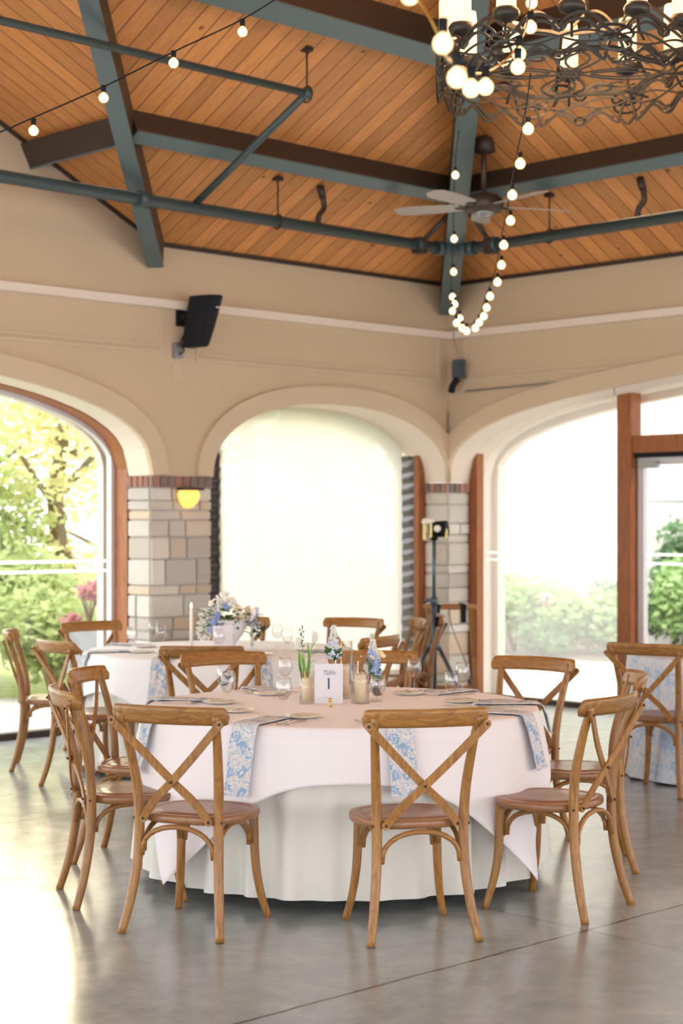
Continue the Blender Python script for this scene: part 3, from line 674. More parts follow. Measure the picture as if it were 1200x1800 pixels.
bm=BM(); tube(bm,[(0,0,1.28),(0,0,Z(7)-cc.z-.6)],.02,8); obj('stem',bm,M['iron'],ch)
for s_ in range(12):
    a0=2*PI*(s_+.3)/12; x,y=.585*math.cos(a0),.585*math.sin(a0)
    bm=BM(); lathe(bm,[(0,.11),(.02,.112),(.055,.13),(.063,.155),(.05,.175),(.0,.178)],18,(x,y,0)); cup=obj('candle_cup',bm,M['iron'],ch)
    bm=BM(); tube(bm,smoothpath([(x,y,.12),(x*1.03,y*1.03,.05),(x*1.09,y*1.09,0)],4),.007,6); obj('bracket',bm,M['iron'],cup)
    bm=BM(); lathe(bm,[(.0,.16),(.046,.16),(.046,.36),(.042,.40),(.03,.39),(0,.37)],18,(x,y,0)); obj('candle_sleeve',bm,M['candle_e'],cup)
pl_=bpy.data.lights.new('chandelier_glow','POINT'); pl_.energy=90; pl_.color=(1,.62,.3); pl_.shadow_soft_size=.3; po=bpy.data.objects.new('chandelier_glow',pl_); C.objects.link(po); po.location=(cc.x,cc.y,cc.z+.55)

# ---------------------------------------------------------------- string lights
def string_lights(pts,bulbs,label,ccol='black',br=.0235):
    o0=pts[0]; e=tag(empty('string_lights',o0),label,'string lights')
    bm=BM(); tube(bm,[p-o0 for p in smoothpath(pts,5)],.0035,6); obj('cord',bm,M[ccol],e)
    for p,s_ in bulbs:
        q=p-o0; bm=BM(); r=br*s_
        lathe(bm,[(0,-r),(r*.5,-r*.87),(r*.87,-r*.5),(r,0),(r*.87,r*.5),(r*.5,r*.85),(r*.32,r*1.1),(0,r*1.15)],12,q); b_=obj('bulb',bm,M['bulb'],e)
        bm=BM(); lathe(bm,[(0,r*1.0),(.011,r*1.05),(.012,r*1.05+.03),(0,r*1.05+.032)],8,q); obj('socket',bm,M['black'],b_)
    return e
U=unproj
lp=[U(-90,262,7.6),U(0,232,7.6),U(58,207,7.6),U(181,153,7.6),U(303,92,7.6),U(422,36,7.6),U(500,-12,7.6),U(620,-90,7.6)]
string_lights(lp,[(U(59,230,7.6),1),(U(182,172,7.6),1),(U(305,111,7.6),1),(U(426,56,7.6),1)],'black cord of small round bulbs crossing the upper left ceiling')
nb=[(720,-8,3.9),(778,77,3.7),(803,137,3.75),(828,156,4.3),(853,153,4.6),(910,118,5.1),(912,95,5.4),(932,48,5.9),(934,5,6.3)]
cp=[(690,-60,3.9),(735,0,3.85),(765,50,3.75),(782,98,3.8),(810,118,4.2),(840,130,4.6),(872,118,5),(905,88,5.3),(925,45,5.8),(934,-20,6.4)]
string_lights([U(*p) for p in cp],[(U(*p),1.0) for p in nb],'near glowing loop of large bulbs in front of the chandelier','brass')
fb=[(928,227,8.6),(914,288,9.3),(900,343,10),(897,388,10.6),(885,431,11.1),(881,466,11.6),(874,496,12),(861,521,12.5),(855,541,12.8),(850,556,13.1),(842,567,13.3),(835,577,13.5),(820,582,13.7),(812,577,13.8),(802,568,13.9),(808,560,14),(795,547,14.1),(799,535,14.15),(795,522,14.2),(797,478,13.95),(798,420,13.5),(800,308,12.7)]
cp=[(932,130,7.8),(922,205,8.5),(908,270,9.2),(897,330,10),(890,375,10.6),(880,420,11.1),(874,458,11.6),(866,490,12),(856,512,12.5),(850,532,12.8),(842,556,13.2),(826,570,13.6),(808,562,13.9),(796,540,14.1),(792,512,14.2),(794,470,13.95),(796,412,13.5),(799,300,12.7),(806,230,12.1)]
string_lights([U(*p) for p in cp],[(U(*p),1.25) for p in fb],'long strand of bulbs drooping from the chandelier past the fan to the corner','black',.0245)

# ---------------------------------------------------------------- speaker, sconce, corner device
se=tag(empty('wall_speaker',(-3.04,-.02,3.14)),'black wall speaker on a bracket above the left stone pillar','speaker')
bm=BM(); a=math.radians(20)
def sh(x,y,z): return (x,y,z)
prof_=[(-.09,-.06),(-.145,-.20),(.11,-.31),(.145,-.27),(.15,-.10),(.10,-.05)]
L=[]
for z,sx,dy in ((-.19,.58,.02),(-.175,.66,.01),(-.05,.84,-.01),(.06,.93,-.03),(.185,1.0,-.06),(.195,.97,-.06)):
    L.append([(x*.64*sx+.17*(z-.05)*(.6 if z<0 else .5)+.02,y*(.85+.15*sx)+dy,z) for x,y in ((-.12,-.07),(-.14,-.11),(-.10,-.22),(-.05,-.285),(.05,-.31),(.14,-.27),(.155,-.20),(.12,-.07))])
loft(bm,L); normals(bm); obj('cabinet',bm,M['black'],se)
bm=BM(); tube(bm,[(.0,-.07,.05),(-.02,.02,.05)],.03,10); box(bm,(-.06,-.005,-.02),(.03,.018,.12)); obj('bracket',bm,M['black'],se)
bm=BM(); box(bm,(.035,-.367,.095),(.068,-.352,.106)); obj('badge',bm,M['alu'],se)
je=tag(empty('junction_box',(-3.09,0,2.93)),'small grey metal junction box with cable under the wall speaker','junction box')
bm=BM(); box(bm,(-.045,-.035,-.06),(.045,0,.06),bev=.006); obj('box_body',bm,M['grey'],je); bm=BM(); tube(bm,smoothpath([(0,-.04,-.03),(.02,-.07,.0),(.0,-.05,.05),(.03,-.07,.14)],4),.008,6); obj('cable',bm,M['fascia'],je)
tag(obj('cover_plate',(lambda b:(box(b,(-3.13,-.006,2.72),(-3.04,0,2.83),bev=.002),b)[1])(BM()),M['trimst']),'tan blank cover plate on the wall under the junction box','cover plate')
sc_=tag(empty('wall_sconce',(-3.01,-.025,1.80)),'glowing amber glass wall sconce at the top of the left stone pillar','wall light')
bm=BM(); box(bm,(-.10,-.10,.055),(.10,0,.075),bev=.004); box(bm,(-.04,-.03,-.04),(.04,0,.06)); obj('mount',bm,M['fascia'],sc_)
bm=BM(); L=[]
for z,r_ in ((.055,.085),(.02,.10),(-.03,.085),(-.075,.045),(-.085,.01)): L.append([(r_*math.cos(PI*k_/12),-.0-r_*math.sin(PI*k_/12)*.9-.012,z) for k_ in range(13)])
loft(bm,L,True); normals(bm); obj('amber_glass',bm,M['amber'],sc_)
dv=tag(empty('corner_camera',(-.04,-.20,2.93)),'small dark wall device hanging on the right wall beside the room corner','camera')
bm=BM(); box(bm,(-.07,-.06,-.05),(.0,.06,.12),bev=.01); obj('mount_box',bm,M['bluegrey'],dv); bm=BM(); tube(bm,smoothpath([(-.05,.0,-.05),(-.08,.03,-.11),(-.08,.05,-.17)],4),.03,10); obj('lens_arm',bm,M['black'],dv)
bm=BM(); tube(bm,smoothpath([(-.02,.0,.12),(-.02,.07,.3),(-.02,.08,.5),(-.03,.06,.62)],4),.005,6); obj('cable',bm,M['grey'],dv)
cb_=tag(empty('wall_cable',(-.03,-.24,2.77)),'thin dark cable running along the right wall above the arch','cable')
bm=BM(); tube(bm,[(0,0,0),(0,-1.3,.02),(0,-2.3,.05),(0,-5,.10)],.008,6); obj('cord',bm,M['grey'],cb_)
bm=BM(); tube(bm,[(0,-1.62,.02),(.01,-1.62,-.12)],.006,6); obj('drop',bm,M['grey'],cb_)
bm=BM(); tube(bm,[(-.012,-.012,2.60),(-.012,-.012,2.04)],.005,6); tag(obj('corner_cable',bm,M['grey']),'thin dark cable running down the inner corner between the arches','cable')

# ---------------------------------------------------------------- cross-back chair
def build_chair():
    e=empty('dining_chair')
    # rear posts: foot to top
    for s_ in (-1,1):
        pts=smoothpath([(s_*.213,-.262,0),(s_*.192,-.225,.13),(s_*.176,-.198,.28),(s_*.172,-.19,.43),(s_*.178,-.20,.58),(s_*.192,-.24,.74),(s_*.206,-.285,.872)],6)
        n=len(pts); rad=[.0165+.004*math.sin(PI*min(1,i/n*1.1)) for i in range(n)]
        bm=BM(); tube(bm,pts,rad,12); obj('leg',bm,M['oak_v'],e)
        pts=smoothpath([(s_*.205,.205,0),(s_*.182,.178,.11),(s_*.168,.160,.24),(s_*.162,.155,.435)],6); n=len(pts)
        bm=BM(); tube(bm,pts,[.0150+.005*i/n for i in range(n)],12); obj('leg',bm,M['oak_v'],e)
    # top rail: curved in plan, rounded ends, outside of the posts
    bm=BM(); L=[]; n=28
    for i in range(n+1):
        t=-1+2*i/n; x=.248*math.sin(t*1.22)/math.sin(1.22); y=-.345+.062*(x/.248)**2-.0
        endf=math.sqrt(max(.0,1-max(0,(abs(t)-.86)/.14)**2)); hz=(.0355)*max(.12,endf); th=.0105
        z=.862+.004*(1-t*t); tilt=.30
        cs=[(-th,-hz),(-th*1.1,-hz*.5),(-th*1.1,hz*.5),(-th*.7,hz),(th*.7,hz),(th*.9,hz*.5),(th*.9,-hz*.5),(th,-hz)]
        L.append([(x,y+a-b*tilt+.025,z+b) for a,b in cs])
    loft(bm,L,True); normals(bm); r_=obj('top_rail',bm,M['oak_h'],e)
    # cross slats (bow slightly backward)
    for s_ in (-1,1):
        off=-.004 if s_>0 else .008
        pts=smoothpath([(s_*.232,-.292-.012,.838),(s_*.115,-.262+off-.012,.715),(s_*.0,-.236+off-.012,.60),(-s_*.085,-.218+off-.012,.52),(-s_*.142,-.213,.447)],5)
        bm=BM(); tube(bm,pts,0,prof=(.0155,.0048),up=(0,1,0)); 
        for p in (pts[0],pts[-1]): 
            q=bmesh.ops.create_cone(bm,cap_ends=True,segments=16,radius1=.0158,radius2=.0158,depth=.0096,matrix=Matrix.Translation(p)@Matrix.Rotation(PI/2,4,'X'))
        obj('cross_slat',bm,M['oak_v'],e)
    for p in ((-.232,-.312,.838),(.232,-.312,.838),(-.142,-.221,.447),(.142,-.221,.447),(0,-.262,.60),(-.190,-.20,.445),(.190,-.20,.445)):
        bm=BM(); ico(bm,p,.0065,1); obj('bolt',bm,M['bolt'],e)
    # seat: rounded trapezoid with pressed groove
    def outline(sc_,z,n=48):
        out=[]
        for i in range(n):
            a_=2*PI*i/n; cx_,sy_=math.cos(a_),math.sin(a_); p=3.2 if sy_<0 else 2.5
            rr_=(abs(cx_)**p+abs(sy_)**p)**(-1/p); x=.226*rr_*cx_; y=.205*rr_*sy_; x*=1-.12*(-y/.205) if y<0 else 1
            out.append((x*sc_,y*sc_+.012,z))
        return out
    bm=BM(); loft(bm,[outline(.93,.425),outline(.985,.429),outline(1,.436),outline(1,.452),outline(.985,.459),outline(.84,.459),outline(.825,.455),outline(.81,.459),outline(.4,.456),outline(.05,.455)],True)
    normals(bm); obj('seat',bm,M['oak_seat'],e)
    # bentwood arches under the seat
    def arch(p,q,hz,name='bent_brace'):
        p,q=Vector(p),Vector(q); pts=[]
        for i in range(15):
            t=PI*i/14; c_=(p+q)/2+(p-q)/2*math.cos(t)*(1); pts.append(Vector((c_.x,c_.y,p.z+(hz-p.z)*math.sin(t)**.75)))
        bm=BM(); tube(bm,pts,.0105,8); obj(name,bm,M['oak_h'],e)
    arch((-.155,-.200,.30),(.155,-.200,.30),.418); arch((-.145,.150,.30),(.145,.150,.30),.418)
    for s_ in (-1,1): arch((s_*.162,-.17,.31),(s_*.158,.125,.31),.418)
    return e
chair0=build_chair(); first=[True]
def place_chair(rx,ry,fx,fy,label,group):
    l=math.hypot(fx,fy); fx/=l; fy/=l
    o=chair0 if first[0] else copy_tree(chair0); first[0]=False
    x,y=W(rx+fx*.245,ry+fy*.245); o.location=(x,y,0); o.rotation_euler=(0,0,ang(fx,fy)-PI/2)
    o['label']=label; o['category']='chair'; o['group']=group
g1='cross-back chairs at the front round table'; g2='cross-back chairs at the rear left round table'; g3='spare cross-back chairs by the walls'
MAIN=[(-.655,6.60,.37,.93,'near cross-back wooden chair at left front, back to the viewer'),
 (.315,6.50,-.22,.97,'near cross-back wooden chair at right front, back to the viewer, nearest the camera'),
 (1.08,7.0,-.82,.57,'cross-back chair turned sideways at the right of the front table'),
 (1.34,8.0,-1,.06,'cross-back chair half hidden behind the sideways chair at right'),
 (.99,8.90,-.60,-.80,'cross-back chair facing the viewer at the far right of the front table, before the glass'),
 (.17,9.32,-.08,-1,'cross-back chair facing the viewer behind the blue flower vase'),
 (-.63,9.22,.42,-.9,'reddish cross-back chair facing the viewer behind the front table, left of the table card'),
 (-1.20,8.22,.97,-.2,'reddish cross-back chair at the left edge of the front table, further from the viewer'),
 (-1.15,7.27,.947,.32,'cross-back chair seen side-on at the left edge of the front table, nearer the viewer')]
for a in MAIN: place_chair(*a,g1)
for a in [(-2.13,11.2,1,.1,'leftmost cross-back chair seen side-on by the left window'),
 (-1.69,10.23,.8,.6,'pale cross-back chair at left, back to the viewer, second from the left edge'),
 (-1.77,12.15,.62,-.78,'cross-back chair facing the viewer beside the left stone pillar'),
 (-.80,9.80,.03,1,'cross-back chair with back to the viewer at the near side of the rear table'),
 (-.78,12.75,0,-1,'cross-back chair hidden behind the white bowl of flowers'),
 (.22,10.65,-.87,.5,'cross-back chair right of the rear table, just above the front table chair'),
 (.08,12.6,-.45,-.9,'pale cross-back chair at the far right of the rear table, before the cream screen')]: place_chair(*a,g2)
place_chair(1.79,10.0,.55,.83,'cross-back chair at the right edge before the blue toile table','cross-back chair at the toile table')
place_chair(.52,12.5,-.97,-.1,'cross-back chair seen edge-on left of the tripod stand',g3)
place_chair(.70,13.1,-.97,-.12,'second edge-on cross-back chair standing close behind the first by the tripod',g3)

# ---------------------------------------------------------------- tables and cloths
def under_cloth(name,R,zt,zh,fl,amp,nf,seed,m,loc):
    rnd=random.Random(seed); ph=[rnd.uniform(0,6) for _ in range(4)]; bm=BM(); N=288; rings=[]
    vr=[[bm.verts.new((R*k_/3*math.cos(2*PI*i/N),R*k_/3*math.sin(2*PI*i/N),zt)) for i in range(N)] for k_ in (1,2)]
    ctr=bm.verts.new((0,0,zt))
    for i in range(N): bm.faces.new((ctr,vr[0][i],vr[0][(i+1)%N]))
    prof=[(0,0),(.004,.001),(.011,.004),(.016,.012),(.018,.03)]
    rings=vr+[[bm.verts.new(((R-.018+dx)*math.cos(2*PI*i/N),(R-.018+dx)*math.sin(2*PI*i/N),zt-dz)) for i in range(N)] for dx,dz in prof]
    K=22
    for k_ in range(1,K+1):
        t=k_/K; ring=[]
        for i in range(N):
            th=2*PI*i/N; w_=math.sin(nf*th+1.6*math.sin(3*th+ph[0])+ph[1]); w2=math.sin((nf*.5)*round(1)*th*1.0+ph[2]) if nf%2==0 else 0
            w_=w_*(.7+.3*math.sin(5*th+ph[3]))+.35*w2
            rr=R+.002+fl*t+amp*(t**.8)*w_; z=zt-.03-(zt-.03-zh)*t
            if k_==K: z+=.008*w_
            ring.append(bm.verts.new((rr*math.cos(th),rr*math.sin(th),z)))
        rings.append(ring)
    for A,B in zip(rings,rings[1:]):
        for i in range(N): bm.faces.new((A[i],A[(i+1)%N],B[(i+1)%N],B[i]))
    normals(bm); o=obj(name,bm,m,smooth=True); o.location=loc; return o
def overlay(name,R,zt,a,fl,amp,rot,seed,m,loc):
    """square cloth on a round top: straight edges fall a little, corners hang low"""
    bm=BM(); N=360; R2=R+.012; zt2=zt+.004; K=16; rings=[]; rnd=random.Random(seed); ph=[rnd.uniform(0,6) for _ in range(4)]
    ctr=bm.verts.new((0,0,zt2))
    rings=[[bm.verts.new((R2*q*math.cos(2*PI*i/N),R2*q*math.sin(2*PI*i/N),zt2)) for i in range(N)] for q in (.3,.65,.9)]
    for i in range(N): bm.faces.new((ctr,rings[0][i],rings[0][(i+1)%N]))
    for dx,dz in ((-.018,0),(-.012,.001),(-.004,.005),(0,.014),(.002,.03)):
        rings.append([bm.verts.new(((R2+dx)*math.cos(2*PI*i/N),(R2+dx)*math.sin(2*PI*i/N),zt2-dz)) for i in range(N)])
    Lh=zt-.05
    for k_ in range(1,K+1):
        ring=[]
        for i in range(N):
            th=2*PI*i/N; b_=th-rot; ml=a/max(abs(math.cos(b_)),abs(math.sin(b_)))-R2; ml=max(.05,ml)-.005
            q=(ml-.03)*k_/K; t=(q+.03)/Lh                     # depth fraction
            corner=math.exp(-((ml-(a*1.414-R2))/.25)**2)
            fold=math.sin(14*th+ph[0]+1.5*math.sin(2*th+ph[1]))
            cf=math.cos((((b_/(PI/2))%1)-.5)*PI/2*13)          # drape folds gathered towards each corner
            rr=R2+.004+fl*t+amp*t*1.25+.022*t+amp*t*(.5+.5*fold)*.9+.030*t*corner*(1+cf)
            z=zt2-.03-q*(1-.03*t)
            z-=.012*k_/K*math.sin(7*th+ph[2])*(1-corner)
            ring.append(bm.verts.new((rr*math.cos(th),rr*math.sin(th),max(.02,z))))
        rings.append(ring)
    for A,B in zip(rings,rings[1:]):
        for i in range(N): bm.faces.new((A[i],A[(i+1)%N],B[(i+1)%N],B[i]))
    normals(bm); o=obj(name,bm,m,smooth=True); o.location=loc
    md=o.modifiers.new('thick','SOLIDIFY'); md.thickness=.0018; md.offset=1; return o
def fold_table(loc,R,zt,label):
    e=tag(empty('round_table',loc),label,'table')
    bm=BM(); lathe(bm,[(0,zt-.028),(R-.02,zt-.028),(R-.012,zt-.02),(R-.012,zt-.012),(R-.022,zt-.006),(0,zt-.006)],64); obj('tabletop',bm,M['oak_h'],e)
    for a_ in (45,135,225,315):
        x,y=.60*R*math.cos(math.radians(a_+20)),.60*R*math.sin(math.radians(a_+20)); bm=BM(); tube(bm,[(x,y,0),(x*.98,y*.98,zt-.03)],.014,10); obj('leg',bm,M['grey'],e)
    return e
ZT=.755
T1=W(0,7.9); T2=W(-.80,11.35); T3=W(2.58,10.95); R1=.895
fold_table((*T1,0),R1,ZT,'front round folding table under the cream and blush cloths')
tag(under_cloth('tablecloth',R1,ZT,.055,.026,.052,30,3,M['cream'],(*T1,0)),'floor-length cream undercloth with wavy folds on the front table','tablecloth')
tag(overlay('table_overlay',R1,ZT,1.125,.052,.040,ROT+math.radians(3),5,M['blush'],(*T1,0)),'square blush overlay cloth with hanging corners on the front table','tablecloth')
fold_table((*T2,0),.88,ZT,'rear left round folding table under white cloths')
tag(under_cloth('tablecloth',.88,ZT,.05,.07,.028,30,9,M['cream'],(*T2,0)),'floor-length cream undercloth on the rear left table','tablecloth')
tag(overlay('table_overlay',.88,ZT,1.125,.07,.028,ROT+math.radians(40),8,M['white'],(*T2,0)),'square white overlay cloth on the rear left table','tablecloth')
fold_table((*T3,0),.74,ZT,'small round table at right edge under blue toile cloth')
tag(under_cloth('tablecloth',.74,ZT+.01,.012,.06,.035,18,12,M['toile_big'],(*T3,0)),'blue and white toile cloth to the floor on the right table','tablecloth')

# ---------------------------------------------------------------- tableware prototypes
def build_glass():
    e=empty('water_goblet')
    op=[(0,.0),(.034,.0),(.0345,.002),(.02,.0045),(.006,.008),(.004,.02),(.0038,.06),(.006,.072),(.018,.080),(.030,.096),(.036,.115),(.0365,.130),(.033,.152),(.0295,.174)]
    ip=[(.0283,.174),(.0318,.152),(.0352,.130),(.0347,.116),(.0288,.098),(.017,.083),(.004,.077),(0,.0765)]
    bm=BM(); lathe(bm,op+ip,24); normals(bm); obj('goblet_glass',bm,M['glass'],e)
    bm=BM(); lathe(bm,[(0,.0772),(.004,.0775),(.0168,.0835),(.0284,.0985),(.0343,.1165),(.0347,.1255),(0,.1255)],24); normals(bm); obj('water_fill',bm,M['water'],e)
    return e
def build_plate():
    e=empty('bread_plate'); bm=BM(); lathe(bm,[(0,0),(.045,0),(.052,.003),(.080,.011),(.081,.013),(.078,.0135),(.052,.006),(.044,.0035),(0,.0035)],36); obj('plate_dish',bm,M['china'],e)
    return e
def flat(bm,L,th):
    A=[(x,y,th) for x,y in L]; B=[(x,y,0) for x,y in L]; loft(bm,[B,A])
def build_fork():
    e=empty('fork'); bm=BM(); 
    L=[]; 
    for y,hw,z in ((-.095,.006,.002),(-.09,.008,.003),(-.05,.004,.006),(.02,.003,.009),(.035,.006,.007),(.045,.0115,.004),(.058,.0125,.003)): L.append([(-hw,y,z),(hw,y,z),(hw,y,z+.0022),(-hw,y,z+.0022)])
    loft(bm,L); normals(bm); obj('fork_handle',bm,M['steel'],e)
    bm=BM()
    for k_ in range(4): x=-.0105+.007*k_; tube(bm,[(x,.056,.004),(x,.075,.0035),(x,.095,.008)],[.0017,.0016,.0009],6)
    obj('tines',bm,M['steel'],e); return e
def build_knife():
    e=empty('knife'); bm=BM(); L=[]
    for y,hw,z in ((-.11,.006,.001),(-.10,.0075,.001),(-.03,.006,.002),(-.02,.0055,.002)): L.append([(-hw,y,z),(hw,y,z),(hw,y,z+.004),(-hw,y,z+.004)])
    loft(bm,L); obj('knife_handle',bm,M['steel'],e)
    bm=BM(); L=[]
    for y,a_,b_ in ((-.022,-.005,.005),(0,-.006,.009),(.06,-.006,.010),(.09,-.005,.007),(.105,-.004,-.001)): L.append([(a_,y,.002),(b_,y,.002),(b_,y,.0035),(a_,y,.0035)])
    loft(bm,L); obj('blade',bm,M['steel'],e); return e
def build_bknife():
    e=empty('butter_knife'); bm=BM(); L=[]
    for y,a_,b_ in ((-.075,-.004,.004),(-.06,-.005,.005),(0,-.003,.003),(.015,-.004,.007),(.05,-.004,.008),(.066,-.003,.001)): L.append([(a_,y,.0),(b_,y,.0),(b_,y,.0025),(a_,y,.0025)])
    loft(bm,L); obj('knife_body',bm,M['steel'],e); return e
def build_napkin(R,drop,width=.115,wv=1):
    """folded napkin lying along +x: from inside the table out over the edge, then down. local origin = table centre"""
    bm=BM(); L=[]; path=[(R-.30,.0),(R-.28,.006),(R-.2,.007),(R-.1,.007),(R-.03,.008),(R+.004,.006),(R+.018,-.004),(R+.026,-.03)]
    for i in range(1,11):
        q=i/10; path.append((R+.030+(.085+.030*2.2+.03)*(drop*q)/.7,-.03-drop*q))
    N=10; th=.006; rows=[]
    for j,(r_,z) in enumerate(path):
        nx,nz=(0,1) if j<5 else ((.5,.86) if j==5 else ((.9,.4) if j==6 else (1,.05)))
        ra=[];rb=[]
        for k_ in range(N+1):
            y=-width/2+width*k_/N; wob=.0035*math.sin(k_*1.3+j*.35)*(1 if j>7 else .2)*wv
            ra.append((r_+nx*(th+wob),y,z+nz*(th+wob*.3))); rb.append((r_+nx*.0015,y,z+nz*.0015))
        rows.append(ra+rb[::-1])
    loft(bm,rows,False); normals(bm); o=obj('napkin',bm,M['toile']); return o
gob=build_glass(); plt=build_plate(); frk=build_fork(); knf=build_knife(); bkn=build_bknife()
used={}
def put(proto,x,y,z,rz,label,cat,group,rx=0):
    o=proto if proto.name not in used else copy_tree(proto); used[proto.name]=1
    X,Y=W(x,y); o.location=(X,Y,z); o.rotation_euler=(rx,0,rz); o['label']=label; o['category']=cat; o['group']=group; return o
seatnames=['the near left chair','the near right chair','the sideways right chair','the half-hidden right chair','the far right chair','the chair behind the blue flowers','the far left reddish chair','the left edge reddish chair','the left edge side-on chair']
ZC=ZT+.0062
gl=[(-.25,7.37),(.16,7.52),(.50,7.74),(.58,8.18),(.36,8.45),None,(-.28,8.50),(-.55,8.0),(-.51,7.68)]
nd=[(-.43,-.90),(.26,-.97),(.87,-.47),(1,.02),(.72,.74),(.12,1),(-.50,.87),(-.95,.22),(-.90,-.42)]
def xloc(d,r,off=0):  # point at radius r along d, off to the (viewer from table centre) left
    l=math.hypot(*d); ux,uy=d[0]/l,d[1]/l; return (ux*r-uy*off, 7.9+uy*r+ux*off, ux, uy)
for i,(d,sn) in enumerate(zip(nd,seatnames)):
    nk=build_napkin(R1+.014,[.25,.24,.20,.10,.12,.12,.12,.12,.22][i]); X,Y=W(0,7.9); nk.location=(X,Y,ZC-.001); nk.rotation_euler=(0,0,ang(*d)); tag(nk,'blue toile napkin draped over the front table edge before '+sn,'napkin','toile napkins on the front table')
    x,y,ux,uy=xloc(d,.56,.085); rz=ang(-ux,-uy)-PI/2
    put(plt,x,y,ZC,rz,'small cream plate on the front table before '+sn,'plate','cream plates on the front table')
    put(bkn,x,y,ZC+.0145,rz+.9,'butter knife lying across the small plate before '+sn,'knife','butter knives on the plates')
    for kf in (0,1):
        x,y,ux,uy=xloc(d,.74,.105+.032*kf); put(frk,x,y,ZC,rz,('inner' if kf==0 else 'outer')+' fork left of the toile napkin before '+sn,'fork','forks on the front table')
    x,y,ux,uy=xloc(d,.72,-.105); put(knf,x,y,ZC,rz,'dinner knife right of the toile napkin before '+sn,'knife','dinner knives on the front table')
    if gl[i]: put(gob,gl[i][0],gl[i][1],ZC,0,'stemmed water glass on the front table, set for '+sn,'glass','water glasses on the front table')
# rear table settings
for i,(px,py,d,sn) in enumerate([(232,0,10.95,'leftmost on the rear table'),(270,0,11.6,'on the rear table nearest the stone pillar'),(283,0,11.1,'on the rear table, in front of another glass by the pillar'),(385,0,10.75,'in front of the white card on the rear table'),(487,0,11.3,'right of the thin candle on the rear table'),(505,0,10.85,'rear table, just left of the green tulip leaves')]):
    put(gob,(px-600)/F*d,d,ZC,0,'blurred stemmed glass '+sn,'glass','glasses on the rear table')
for i,(a_,sn) in enumerate([(250,'near left'),(200,'left'),(290,'near right'),(150,'far left'),(340,'right')]):
    d=(math.cos(math.radians(a_)),math.sin(math.radians(a_)))
    nk=build_napkin(.88+.014,.22); nk.location=(*T2,ZC-.001); nk.rotation_euler=(0,0,ang(*d)); tag(nk,'blue toile napkin over the %s edge of the rear table'%sn,'napkin','toile napkins on the rear table')
    x,y=-.80+d[0]*.56-d[1]*.1,11.35+d[1]*.56+d[0]*.1; put(plt,x,y,ZC,0,'small plate on the %s side of the rear table'%sn,'plate','plates on the rear table')

# ---------------------------------------------------------------- centrepiece of the front table
def cylvase(x,y,r,h_,candle,label,cr=.027):
    X,Y=W(x,y); e=tag(empty('glass_hurricane',(X,Y,ZC)),label,'candle holder','glass cylinders with candles')
    bm=BM(); lathe(bm,[(0,0),(r,0),(r,h_),(r-.0022,h_),(r-.0022,.008),(0,.008)],28); normals(bm); obj('glass_cylinder',bm,M['glass'],e)
    if candle:
        c_=empty('pillar_candle',(X,Y,ZC+.0085)); tag(c_,'cream pillar candle inside the '+label.split(' with')[0],'candle','cream pillar candles')
        bm=BM(); lathe(bm,[(0,0),(cr,0),(cr,candle-.004),(cr-.003,candle),(cr*.6,candle-.003),(0,candle-.006)],24); obj('wax',bm,M['wax'],c_)
        bm=BM(); tube(bm,[(0,0,candle-.008),(.001,0,candle+.006)],.0012,5); obj('wick',bm,M['black'],c_)
cylvase(-.158,7.95,.038,.150,.112,'short glass cylinder left of the table card with a candle')
cylvase(.088,7.95,.043,.195,.128,'tall glass cylinder right of the table card with a candle')
cylvase(.010,8.20,.043,.275,.155,'tallest glass cylinder behind the table card with a candle')
cylvase(.085,8.38,.04,.19,.10,'glass cylinder furthest back behind the table card with a candle')
# card
def text(body,size,loc,parent,m,name='lettering',sx=1,shear=0,align='CENTER'):
    cu=bpy.data.curves.new(name,'FONT'); cu.body=body; cu.size=size; cu.align_x=align; cu.align_y='CENTER'; cu.extrude=.0002; cu.shear=shear
    cu.materials.append(m); t0=bpy.data.objects.new(name,cu); C.objects.link(t0); bpy.context.view_layer.update(); me_=bpy.data.meshes.new_from_object(t0); C.objects.unlink(t0); bpy.data.objects.remove(t0); t=bpy.data.objects.new(name,me_); C.objects.link(t); t.parent=parent; t.location=loc; t.rotation_euler=(PI/2,0,0); t.scale=(sx,1,1)
    return t
X,Y=W(-.059,7.86); card=tag(empty('table_number_card',(X,Y,ZC),ROT+.02),'pale lilac table number card reading 1 in the middle of the front table','card')
bm=BM(); box(bm,(-.065,-.001,.010),(.065,.001,.192)); obj('card_sheet',bm,M['card'],card)
text('1',.075,(0,-.0018,.098),card,M['ink'],'numeral')
text('Table',.026,(0,-.0018,.150),card,M['inkl'],'script',1.1,.45)
bm=BM(); tube(bm,smoothpath([(-.024,-.0016,.158),(-.014,-.0016,.162),(0,-.0016,.159),(.012,-.0016,.162),(.026,-.0016,.1575)],5),.0005,4); obj('flourish',bm,M['inkl'],card)
bm=BM(); box(bm,(-.020,-.0014,.037),(.020,-.001,.038)); box(bm,(-.012,-.0014,.030),(.012,-.001,.031)); obj('small_print',bm,M['inkl'],card)
X,Y=W(-.052,7.79); bh=tag(empty('brass_card_holder',(X,Y,ZC),ROT),'small brass card holder in front of the table number card','card holder')
bm=BM(); lathe(bm,[(0,0),(.011,0),(.011,.002),(.005,.010),(.0035,.02),(.006,.024),(0,.025)],20); obj('base',bm,M['brass'],bh); bm=BM(); tube(bm,[(-.008,0,.032),(.008,0,.032)],.008,14); obj('clip',bm,M['brass'],bh)
